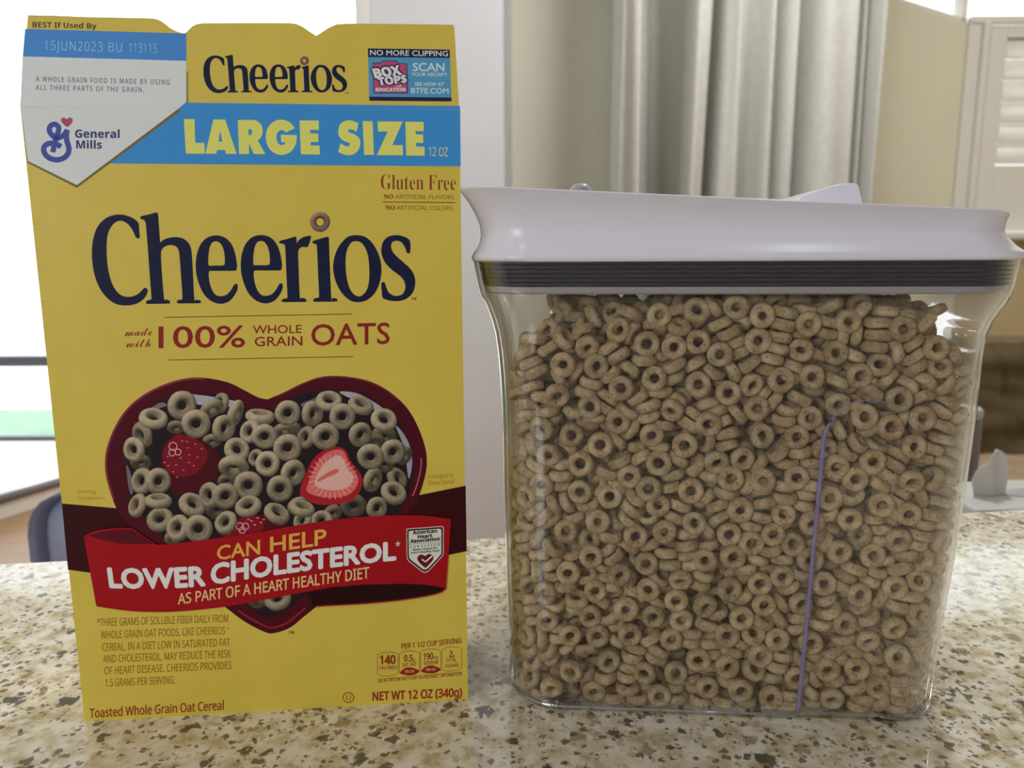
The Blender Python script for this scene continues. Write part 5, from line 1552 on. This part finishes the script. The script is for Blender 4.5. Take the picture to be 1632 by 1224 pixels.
# coupon on the flap
P = Print(on_flap)
k11 = lambda pts: [(580 + x / 10.88, 70 + y / 10.88) for x, y in pts]


def c11(s, x0, y0, x1, y1, h, col, **kw):
    a, b_ = k11([(x0, y0), (x1, y1)])
    P.text(s, a[0], a[1], b_[0], b_[1], h / 10.88, col, **kw)


NV2 = ink(20, 26, 58)
P.poly(k11([(68, 78), (1487, 100), (1520, 998), (92, 985)]), ink(66, 122, 158), 1)
P.poly(k11([(68, 78), (1487, 100), (1492, 242), (73, 228)]), NV2, 2)
P.poly(k11([(90, 915), (1518, 930), (1520, 998), (92, 985)]), NV2, 2)
c11('NO MORE CLIPPING', 108, 196, 1456, 214, 90, ink(206, 206, 226), style='gill', lvl=3, off=.012)
P.poly(k11([(150, 326), (290, 322), (322, 288), (562, 290), (600, 330), (750, 338), (768, 860), (166, 858)]), ink(42, 36, 86), 2)
P.poly(k11([(163, 340), (296, 335), (328, 302), (556, 304), (594, 343), (737, 350), (752, 846), (178, 845)]), ink(146, 62, 96), 3)
for off, lv, co in ((.11, 4, ink(28, 24, 62)), (.035, 5, ink(206, 200, 224))):
    g = .9 if off > .1 else 0
    c11('BOX', 196, 590, 652, 528, 150, co, lvl=lv, off=off, up=(-4.6, 0))
    c11('TOP$', 268, 716, 745, 666, 124, co, lvl=lv, off=off, up=(-3.4, 0), up1=(-1.5, 0))
c11('FOR', 552, 750, 655, 748, 28, ink(222, 176, 196), lvl=4)
c11('EDUCATION', 206, 822, 722, 820, 56, ink(222, 206, 220), lvl=4, off=.02)
LB = ink(164, 198, 220)
c11('SCAN', 850, 470, 1394, 474, 138, LB, style='gill', lvl=3, off=.018)
c11('YOUR RECEIPT', 822, 556, 1444, 562, 56, LB, style='gill', lvl=3, off=.02)
c11('SEE HOW AT', 884, 726, 1390, 730, 60, LB, style='gill', lvl=3, off=.02)
c11('BTFE.COM', 820, 856, 1466, 862, 92, LB, style='gill', lvl=3, off=.015)
P.emit('coupon_print', flap, 'small blue and navy printed coupon')

# claims at the upper right
P = Print(on_front)
P.text('Gluten Free', 607, 301.6, 726.6, 303.0, 23.5, RUST, 'serifb', off=-.008)
P.text('NO', 611.5, 316.6, 626.5, 316.8, 6.8, ink(104, 62, 12), 'serifb', off=.01)
P.text('ARTIFICIAL FLAVORS', 630, 316.8, 724, 317.6, 6.6, ink(104, 66, 14), 'sans')
P.stroke([(610, 321.8), (725.6, 322.9)], 1.5, ink(104, 66, 14))
P.text('NO', 614.3, 334.3, 629.3, 334.4, 6.8, ink(104, 62, 12), 'serifb', off=.01)
P.text('ARTIFICIAL COLORS', 632, 334.4, 722, 334.8, 6.6, ink(104, 66, 14), 'sans')
P.emit('claim_lettering', front, 'small brown lettering at the upper right')

# whole grain oats line
P = Print(on_front)
LN = ink(92, 68, 24)
P.stroke([(261.8, 505.8), (560.7, 500.5)], 1.4, LN)
P.stroke([(266.5, 573.8), (563, 568.3)], 1.4, LN)
P.text('made', 198.5, 535.6, 242.5, 534.5, 13, REDT, 'script')
P.text('with', 201.5, 553.8, 240.5, 552.8, 13, REDT, 'script')
P.text('100%', 253.2, 554.4, 390.2, 553.0, 33.5, REDT, 'gill', off=.012)
P.text('WHOLE', 403, 531.8, 480.6, 530.6, 12.8, REDT, 'gill', off=.010)
P.text('GRAIN', 406, 551.8, 481.8, 550.4, 14.6, REDT, 'gill', off=.010)
P.text('OATS', 496.5, 550.6, 620.8, 547.6, 33, REDT, 'gill', off=.010)
P.emit('oats_lettering', front, 'dark red lettering between two thin lines')

# maroon band behind the bowl
P = Print(on_front)
P.poly([(98.6, 802.4), (187, 810), (420, 830), (668, 789), (742.2, 774), (743.9, 878.6), (717, 884), (420, 925), (145, 913), (108.4, 908)], MAROON, 1)
P.emit('maroon_band', front, 'dark maroon band behind the bowl picture')

# heart-shaped bowl
z1 = lambda pts: [(80 + x / 4.08, 580 + y / 4.08) for x, y in pts]
z2 = lambda pts: [(400 + x / 4.533, 580 + y / 4.533) for x, y in pts]
OUT = [(426.8, 636.5, 1), (411, 633), (386, 620), (362, 609), (325, 602), (296, 603), (266, 611), (232, 627), (202.5, 651), (183, 680.5), (170.7, 712), (167.3, 737), (169.5, 761), (178, 791), (190, 818), (210, 842), (232, 862), (290, 915), (359.5, 968), (390.5, 991), (421.6, 1007), (437, 1009), (462, 1000.5), (484, 983), (508.7, 963), (560, 918), (620, 855), (650, 818), (668, 789), (678, 756.5), (680.3, 734), (677, 710), (664.7, 677), (647, 648), (620.6, 624), (592, 608.7), (563, 601.6), (532, 599), (506, 602), (477, 613), (453, 625)]
INN = [(427, 661, 1), (396, 652), (369, 635), (340, 628.5), (308, 627.5), (271, 632), (245, 646), (222, 668), (207, 700), (200.5, 737), (202.5, 757), (210, 791), (227, 820), (251.6, 849.6), (290, 880), (350, 930), (393.6, 963), (415, 979), (431, 985), (446.5, 979), (468, 963), (520, 915), (590, 860), (634, 819), (649, 792), (659, 756.5), (657, 723), (649, 697), (631.6, 668), (605, 644), (576.5, 627.5), (537, 622), (506, 623), (455, 638)]
P = Print(on_front)
oo, ii = catmull(OUT, 5), catmull(INN, 5)
P.poly(oo, ink(58, 2, 16), 2)
# rim: lighter lip along the outer edge
cxh, cyh = 425, 770


def shrink(pts, d):
    r_ = []
    n_ = len(pts)
    for i, p in enumerate(pts):
        a, c = pts[i - 1], pts[(i + 1) % n_]
        dx, dy = c[0] - a[0], c[1] - a[1]
        q = math.hypot(dx, dy) or 1
        r_.append((p[0] + dy / q * d, p[1] - dx / q * d))
    return r_


def area(p):
    return sum(p[i - 1][0] * p[i][1] - p[i][0] * p[i - 1][1] for i in range(len(p)))


sg = 1 if area(oo) < 0 else -1
for w, off, co, sel in ((3.0, 1.8, ink(112, 32, 56), lambda p: p[0] < 330 and p[1] < 800), (2.4, 1.6, ink(96, 18, 40), lambda p: p[0] > 440 and p[1] < 640), (2.2, 9, ink(150, 66, 78), lambda p: p[0] > 655 and 725 < p[1] < 800), (3.2, 9, ink(120, 20, 36), lambda p: p[1] > 975)):
    sp = shrink(oo, sg * off)
    run = [q for q, p in zip(sp, oo) if sel(p)]
    if len(run) > 2:
        # split where the run jumps
        seg = [run[0]]
        for a_, c_ in zip(run, run[1:]):
            if math.hypot(c_[0] - a_[0], c_[1] - a_[1]) > 30:
                P.stroke(seg, w, co, 3)
                seg = []
            seg.append(c_)
        if len(seg) > 1:
            P.stroke(seg, w, co, 3)
P.emit('bowl_print', front, 'printed dark red heart-shaped bowl')
P = Print(on_front)
P.poly(ii, ink(24, 15, 20), 4)
MK = ink(140, 134, 142)
P.poly(catmull(z1([(900, 200), (1000, 205), (1120, 225), (1210, 245), (1230, 290), (1120, 270), (1000, 270), (930, 250)]), 4), MK, 5)
P.poly(catmull(z1([(560, 400), (640, 300), (720, 250), (760, 270), (690, 300), (600, 380)]), 4), ink(96, 90, 96), 5)
P.poly(catmull(z1([(495, 660), (520, 700), (540, 800), (530, 850), (510, 800)]), 4), ink(92, 84, 92), 5)
P.poly(catmull(z2([(640, 200), (760, 210), (880, 270), (960, 330), (900, 340), (800, 270), (700, 240)]), 4), MK, 5)
P.poly(catmull(z2([(1040, 440), (1100, 500), (1150, 600), (1165, 720), (1140, 830), (1120, 700), (1090, 560)]), 4), ink(128, 120, 130), 5)
P.poly(catmull(z2([(360, 290), (440, 255), (480, 240), (470, 290), (400, 320)]), 4), ink(88, 80, 92), 5)
P.emit('bowl_milk_print', front, 'printed dark hollow of the bowl with patches of milk')
RL = [(1110, 255, 70, 50, 200, .7), (600, 460, 88, 52, 160, .75), (720, 525, 85, 45, 120, .9), (1050, 290, 82, 60, 60, .85), (1150, 760, 62, 40, 90, .6), (600, 760, 88, 42, 190, .8), (1085, 945, 75, 40, 90, .45), (1540, 430, 92, 68, 80, .7), (820, 410, 60, 50, 90, .6), (1050, 500, 62, 50, 80, .7), (1340, 610, 60, 40, 200, .75), (590, 640, 70, 50, 90, .5),
      (672, 355, 97, 52, 275, 1), (858, 268, 97, 18, 30, 1), (1205, 320, 92, 72, 20, 1), (950, 388, 96, 14, 80, 1), (548, 555, 82, 36, 170, 1), (1130, 415, 88, 38, 10, 1), (1365, 342, 98, 72, 275, 1), (1300, 440, 78, 40, 200, .95), (1545, 318, 85, 14, 60, 1), (1395, 470, 85, 18, 90, 1), (1545, 543, 93, 15, 70, 1), (1215, 558, 86, 28, 300, .95), (1195, 668, 100, 52, 95, 1), (1415, 647, 84, 16, 200, 1),
      (705, 760, 86, 20, 20, .95), (570, 920, 82, 56, 200, .8), (705, 890, 92, 70, 270, .85), (715, 1012, 90, 36, 250, .75), (1290, 787, 95, 18, 90, .95), (1580, 707, 88, 32, 30, 1), (1495, 810, 88, 14, 60, .85), (925, 915, 92, 42, 300, .85), (1040, 850, 86, 44, 180, .8), (1140, 856, 86, 15, 60, .9), (1290, 925, 90, 46, 250, .8), (1475, 972, 90, 52, 300, .8), (1610, 920, 72, 48, 60, .8), (800, 1128, 60, 40, 60, .7), (835, 1065, 90, 38, 200, .85), (967, 1070, 94, 14, 90, .9), (1145, 1030, 82, 40, 220, .8)]
RRt = [(790, 300, 95, 56, 290, .85), (960, 520, 92, 45, 90, .55), (400, 530, 85, 46, 200, .7), (240, 478, 82, 60, 80, .75), (1110, 662, 72, 58, 30, .6), (880, 835, 92, 54, 20, .85), (1055, 830, 88, 48, 330, .7), (740, 1020, 96, 30, 90, .45), (900, 560, 70, 40, 90, .45), (960, 720, 80, 40, 100, .45), (590, 1075, 70, 42, 60, .65), (510, 1130, 85, 36, 250, .8), (375, 1132, 78, 42, 210, .8), (445, 358, 95, 40, 10, .95), (565, 268, 97, 46, 275, 1), (660, 378, 96, 15, 70, 1), (960, 405, 97, 34, 290, 1), (790, 508, 93, 34, 30, .95), (540, 522, 101, 18, 60, 1), (1025, 632, 93, 24, 40, 1), (865, 668, 99, 22, 90, 1), (1030, 930, 97, 38, 300, .85), (910, 1037, 82, 28, 20, .85), (370, 1042, 96, 62, 285, .9)]
P = Print(on_front)
lv = 7.0
torus_print(P, 414, 952, 21, 48, 60, lv, .55)
torus_print(P, 443, 955, 22, 40, 250, lv + .35, .72)
lv = 7.7
for X, Y, r_, ti, di, to in [q for q in RL if q[5] < .8]:
    x, y = z1([(X, Y)])[0]
    torus_print(P, x, y, r_ / 4.08, ti, di, lv, to * .95)
    lv += .35
for X, Y, r_, ti, di, to in [q for q in RRt if q[5] < .8]:
    x, y = z2([(X, Y)])[0]
    torus_print(P, x, y, r_ / 4.533, ti, di, lv, to * .92)
    lv += .35
P2 = Print(on_front)     # berries
B0 = lv
S1 = catmull(z1([(850, 452), (795, 468), (738, 530), (718, 620), (735, 725), (780, 812), (850, 855), (960, 825), (1060, 765), (1112, 655), (1100, 590), (1040, 530), (955, 478)]), 5)
P2.poly(S1, ink(58, 4, 16), B0)
P2.poly(catmull(z1([(850, 458), (800, 475), (748, 535), (732, 610), (760, 690), (830, 730), (930, 720), (1010, 640), (1020, 560), (950, 488)]), 5), ink(98, 10, 26), B0 + .3)
for x, y, r_ in ((800, 535, 26), (795, 575, 22), (832, 572, 20)):
    c = z1([(x, y)])[0]
    P2.stroke([(c[0] + r_ / 4.08 * math.cos(a * .5236), c[1] + r_ / 4.08 * math.sin(a * .5236)) for a in range(12)], 1.5, ink(190, 130, 136), B0 + .6, True)
for x, y in ((895, 545), (905, 590), (850, 610), (960, 605), (820, 655), (868, 690), (770, 660), (905, 640), (945, 520), (745, 640), (800, 700), (860, 500), (985, 550), (935, 660), (825, 735), (765, 600), (890, 505)):
    c = z1([(x, y)])[0]
    P2.disc(c, 2.0, 1.0, ink(168, 92, 96), B0 + .6, 8)
S2 = catmull(z2([(640, 600), (690, 630), (720, 700), (790, 790), (805, 860), (780, 930), (720, 985), (600, 1015), (470, 1010), (370, 970), (355, 900), (390, 810), (440, 700), (500, 640), (570, 605)]), 5)
P2.poly(S2, ink(136, 20, 30), B0 + .2)
P2.poly(catmull(z2([(640, 618), (680, 645), (705, 712), (765, 800), (775, 850), (750, 905), (700, 945), (600, 965), (480, 955), (405, 920), (410, 870), (450, 770), (500, 680), (570, 630)]), 5), ink(176, 84, 82), B0 + .5)
P2.poly(catmull(z2([(630, 660), (670, 690), (700, 760), (740, 810), (720, 870), (660, 905), (560, 910), (470, 880), (470, 820), (520, 730), (580, 680)]), 5), ink(192, 142, 132), B0 + .8)
for i in range(26):
    a = i / 26 * 6.283
    c0 = z2([(590 + 175 * math.cos(a), 815 + 165 * math.sin(a))])[0]
    c1_ = z2([(590 + 120 * math.cos(a), 815 + 110 * math.sin(a))])[0]
    P2.stroke([c0, c1_], .9, ink(208, 150, 140), B0 + 1.1)
P2.poly(catmull(z2([(480, 838), (530, 800), (590, 765), (632, 760), (620, 790), (560, 815), (500, 845)]), 4), ink(170, 82, 76), B0 + 1.2)
S3 = catmull(z1([(1120, 1130), (1150, 1062), (1220, 1003), (1310, 977), (1400, 985), (1500, 1020), (1556, 1070), (1540, 1130), (1330, 1160)]), 5)
P2.poly(S3, ink(66, 4, 14), B0 + .2)
P2.poly(catmull(z1([(1130, 1120), (1160, 1065), (1230, 1010), (1310, 985), (1370, 1000), (1390, 1060), (1330, 1120), (1220, 1140)]), 5), ink(104, 10, 24), B0 + .5)
for x, y, r_ in ((1235, 1055, 24), (1270, 1055, 22), (1250, 1080, 20)):
    c = z1([(x, y)])[0]
    P2.stroke([(c[0] + r_ / 4.08 * math.cos(a * .5236), c[1] + r_ / 4.08 * math.sin(a * .5236)) for a in range(12)], 1.5, ink(190, 126, 130), B0 + .8, True)
for x, y in ((1190, 1060), (1160, 1100), (1310, 1020), (1350, 1000), (1330, 1045), (1370, 1030), (1290, 1010), (1390, 1010)):
    c = z1([(x, y)])[0]
    P2.disc(c, 2.2, 1.2, ink(186, 110, 112), B0 + .8, 8)
P2.emit('strawberry_print', front, 'printed red strawberries, one cut in half')
lv = B0 + 1.6
for X, Y, r_, ti, di, to in [q for q in RL if q[5] >= .8]:
    x, y = z1([(X, Y)])[0]
    if (X, Y) == (720, 525):
        continue
    torus_print(P, x, y, r_ / 4.08, ti, di, lv, to)
    lv += .35
for X, Y, r_, ti, di, to in [q for q in RRt if q[5] >= .8]:
    x, y = z2([(X, Y)])[0]
    torus_print(P, x, y, r_ / 4.533, ti, di, lv, to * .95)
    lv += .35
P.emit('cereal_print', front, 'printed oat rings filling the bowl')

# red ribbon
L0 = lv + 1
P = Print(on_front)
P.poly(catmull([(136, 853, 1), (154.5, 845), (182.5, 841), (212, 841, 1), (230, 854), (250, 867, 1), (205, 872), (160, 866)], 4), RIBBON, L0)
P.poly(catmull([(143, 853, 1), (160, 847), (184, 843.5), (211, 843, 1), (226, 853), (246, 866, 1), (205, 866.5), (165, 860)], 4), ink(70, 6, 18), L0 + .3)
P.poly(catmull([(490, 944, 1), (560, 932), (648, 929), (711, 934, 1), (698, 944.6), (648, 954), (586, 960.5), (524, 964), (500, 966.5, 1)], 4), ink(26, 0, 3), L0)
P.stroke(catmull([(711, 935.5), (698, 944.6), (648, 954), (586, 960.5), (524, 964), (503, 965.5)], 4, False), 2.2, ink(120, 12, 24), L0 + .3)
top = catmull([(134.3, 854), (165, 862), (204, 866.5), (266, 866.5), (328.5, 859), (390.5, 851), (465, 838), (510, 830.5), (555, 825), (600, 821.5), (636, 820.4), (679.5, 821.4), (719, 826.6)], 4, False)
bot = catmull([(154.5, 965.4), (204, 972.5), (251, 974.7), (297.4, 972.8), (356, 966.5), (400, 959), (446.6, 950.4), (493, 941.6), (530.4, 935.2), (574, 931.2), (648, 929.6), (685, 932), (710.6, 937)], 4, False)
P.poly(top + bot[::-1], RIBBON, L0 + .8)
P.emit('ribbon_print', front, 'printed red ribbon across the bowl')
P = Print(on_front)
LT = L0 + 1.8
P.text('CAN', 347, 891.6, 414.5, 882.2, 21.5, GOLD, 'gill', LT, off=.018, h1=22.5)
P.text('HELP', 431.5, 879.0, 520, 866.8, 23.5, GOLD, 'gill', LT, off=.018, h1=24.5)
P.text('LOWER', 177, 934.6, 327, 931.6, 29.5, CREAMT, 'gill', LT, off=.044, up=(-4.0, 0), up1=(-1.0, 0), bend=2.5)
P.text('CHOLESTEROL', 338, 930.0, 630, 890.8, 30.5, CREAMT, 'gill', LT, off=.042, h1=27.5, bend=-2.5)
P.text('*', 630.5, 876, 638, 875, 13, CREAMT, 'sansb', LT)
P.text('AS PART OF A HEART HEALTHY DIET', 284.5, 962.2, 588.5, 920.2, 16.5, ink(188, 156, 108), 'sans', LT, off=.010, h1=17.5)
P.emit('ribbon_lettering', front, 'gold and cream lettering on the ribbon')
# certification shield
P = Print(on_front)
k13 = lambda pts: [(640 + p[0] / 13.6, 830 + p[1] / 13.6) + tuple(p[2:]) for p in pts]


def c13(s, x0, y0, x1, y1, h, col, **kw):
    a, b_ = k13([(x0, y0), (x1, y1)])
    P.text(s, a[0], a[1], b_[0], b_[1], h / 13.6, col, **kw)


SHP = [(105, 210), (150, 158), (500, 133), (850, 106), (910, 150), (912, 420), (912, 690), (875, 770), (720, 940), (575, 1090), (510, 1112), (445, 1095), (290, 975), (145, 855), (112, 760), (108, 480)]
ctr = (508, 560)
for s_, co, l_ in ((1.0, ink(206, 150, 144), LT), (.955, ink(36, 10, 12), LT + .4), (.875, ink(176, 176, 166), LT + .8)):
    P.poly(catmull(k13([(ctr[0] + (x - ctr[0]) * s_, ctr[1] + (y - ctr[1]) * s_) for x, y in SHP]), 4), co, l_)
BK = ink(22, 18, 18)
c13('American', 246, 284, 766, 240, 74, BK, lvl=LT + 1.3, off=.025)
c13('Heart', 352, 372, 662, 344, 74, BK, lvl=LT + 1.3, off=.025)
c13('Association', 190, 470, 828, 414, 74, BK, lvl=LT + 1.3, off=.025)
P.stroke(k13([(165, 497), (858, 455)]), .5, BK, LT + 1.3)
c13('CERTIFIED', 186, 578, 826, 526, 48, BK, lvl=LT + 1.3, space=1.6)
c13('Meets Criteria For', 246, 640, 774, 596, 46, BK, lvl=LT + 1.3, off=.01)
c13('Heart-Healthy Food', 206, 704, 814, 656, 46, BK, lvl=LT + 1.3, off=.01)
P.poly(catmull(k13([(520, 1015, 1), (400, 910), (345, 830), (350, 770), (400, 725), (460, 725), (512, 756, 1), (560, 718), (620, 708), (680, 750), (692, 800), (650, 880)]), 4), ink(84, 10, 20), LT + 1.3)
P.stroke(k13([(440, 822), (518, 878), (664, 748)]), 2.4, ink(200, 196, 186), LT + 1.8)
P.emit('certification_shield', front, 'small pale shield with a dark heart and tick')

# fine print
P = Print(on_front)
TANP = ink(146, 112, 36)
P.text('Serving', 123.2, 785.6, 152, 786.4, 5.2, TANP, 'sans')
P.text('Suggestion', 123.6, 795.4, 167, 796.4, 5.2, TANP, 'sans')
P.text('Enlarged to', 682, 763.4, 722.5, 760.6, 7.0, ink(128, 92, 26), 'sans')
P.text('Show Detail', 681.5, 773.8, 724.4, 770.6, 7.0, ink(128, 92, 26), 'sans')
k3_ = lambda x, y: (80 + x / 3.22, 780 + y / 3.22)
for s, x0, y0, x1, y1 in (('*THREE GRAMS OF SOLUBLE FIBER DAILY FROM', 240, 702, 913, 680), ('WHOLE GRAIN OAT FOODS, LIKE CHEERIOS', 260, 766, 897, 742), ('CEREAL, IN A DIET LOW IN SATURATED FAT', 267, 829, 922, 803), ('AND CHOLESTEROL, MAY REDUCE THE RISK', 272, 889, 927, 862), ('OF HEART DISEASE. CHEERIOS PROVIDES', 278, 950, 930, 921), ('1.5 GRAMS PER SERVING.', 283, 1012, 640, 996)):
    a, c = k3_(x0, y0), k3_(x1, y1)
    P.text(s, a[0], a[1], c[0], c[1], 12.0, OLIVE, 'sans', off=.005)
P.text('TM', 359.5, 1003.5, 365, 1003.2, 3.6, OLIVE, 'sans')
P.text('TM', 460, 1010.5, 469, 1010, 4.5, ink(40, 20, 20))
P.emit('health_claim_lettering', front, 'small olive brown block of text')
P = Print(on_front)
P.text('Toasted Whole Grain Oat Cereal', 143.0, 1143.8, 356.4, 1130.8, 14.0, ink(120, 56, 26), 'sans', off=.014)
P.emit('cereal_name_lettering', front, 'rust brown lettering at the lower left')
P = Print(on_front)
P.text('NET WT 12 OZ (340g)', 594.2, 1116.4, 736, 1109.8, 13.2, ink(120, 30, 26), 'sans', off=.020)
P.emit('weight_lettering', front, 'dark red lettering at the lower right')
P = Print(on_front)
cU = (555.3, 1111.6)
P.stroke([(cU[0] + 8.6 * math.cos(a * .2618), cU[1] + 8.0 * math.sin(a * .2618)) for a in range(24)], 1.4, ink(110, 40, 24), 2, True)
P.text('U', 551.6, 1115.6, 559.4, 1115.2, 8.6, ink(110, 40, 24), 'sans')
P.emit('circled_letter_mark', front, 'small circled letter near the bottom edge')
# nutrition boxes
P = Print(on_front)
NB = ink(112, 44, 20)
k8 = lambda pts: [(560 + x / 8.16, 1000 + y / 8.16) for x, y in pts]


def c8(s, x0, y0, x1, y1, h, col=NB, **kw):
    a, b_ = k8([(x0, y0), (x1, y1)])
    kw.setdefault('style', 'sans')
    kw.setdefault('off', .012)
    P.text(s, a[0], a[1], b_[0], b_[1], h / 8.16, col, **kw)


c8('PER 1 1/2 CUP SERVING', 652, 277, 1430, 203, 66, off=.016)
for x0, x1, y0, y1 in ((338, 607, 345, 610), (624, 884, 328, 590), (900, 1160, 303, 570), (1178, 1435, 275, 545)):
    m_ = (x0 + x1) / 2
    q = [(x0, y0 + 12), (m_ - 60, y0 - 18), (m_ + 10, y0 - 24), (m_ + 80, y0 - 20), (x1, y0), (x1, (y0 + y1) / 2), (x1, y1 - 14), (m_ + 70, y1 + 12), (m_ - 10, y1 + 22), (m_ - 80, y1 + 18), (x0 + 4, y1), (x0, (y0 + y1) / 2)]
    q = [p + (1,) if i in (0, 4, 6, 10) else p for i, p in enumerate(q)]
    P.stroke(catmull(k8([p[:2] for p in q]), 1), 1.0, ink(118, 82, 22), 2, True)
c8('140', 375, 476, 570, 470, 108, off=.03)
c8('CALORIES', 362, 548, 588, 540, 44)
c8('0.5', 686, 442, 796, 436, 80, off=.02)
c8('g', 802, 440, 822, 438, 44)
c8('SAT FAT', 664, 510, 846, 500, 48)
c8('190', 942, 418, 1060, 410, 80, off=.02)
c8('mg', 1066, 410, 1128, 406, 40)
c8('SODIUM', 942, 486, 1122, 474, 48)
c8('2', 1276, 386, 1314, 384, 80, off=.02)
c8('g', 1322, 384, 1340, 382, 40)
c8('TOTAL', 1234, 450, 1366, 444, 44)
c8('SUGARS', 1218, 522, 1398, 508, 44)
for cx_, cy_, s in ((757, 570, '3% DV'), (1033, 545, '8% DV')):
    P.poly(catmull(k8([(cx_ - 125, cy_ + 20, ), (cx_ - 70, cy_ - 35), (cx_, cy_ - 52), (cx_ + 75, cy_ - 36), (cx_ + 128, cy_ + 2), (cx_ + 70, cy_ + 40), (cx_, cy_ + 52), (cx_ - 70, cy_ + 44)]), 3), ink(118, 24, 22), 3)
    c8(s, cx_ - 62, cy_ + 20, cx_ + 64, cy_ + 14, 34, ink(206, 150, 96), lvl=4)
c8('SEE NUTRITION FACTS FOR "AS PREPARED" INFORMATION', 345, 716, 1437, 622, 48)
P.emit('nutrition_print', front, 'four small outlined nutrition boxes')
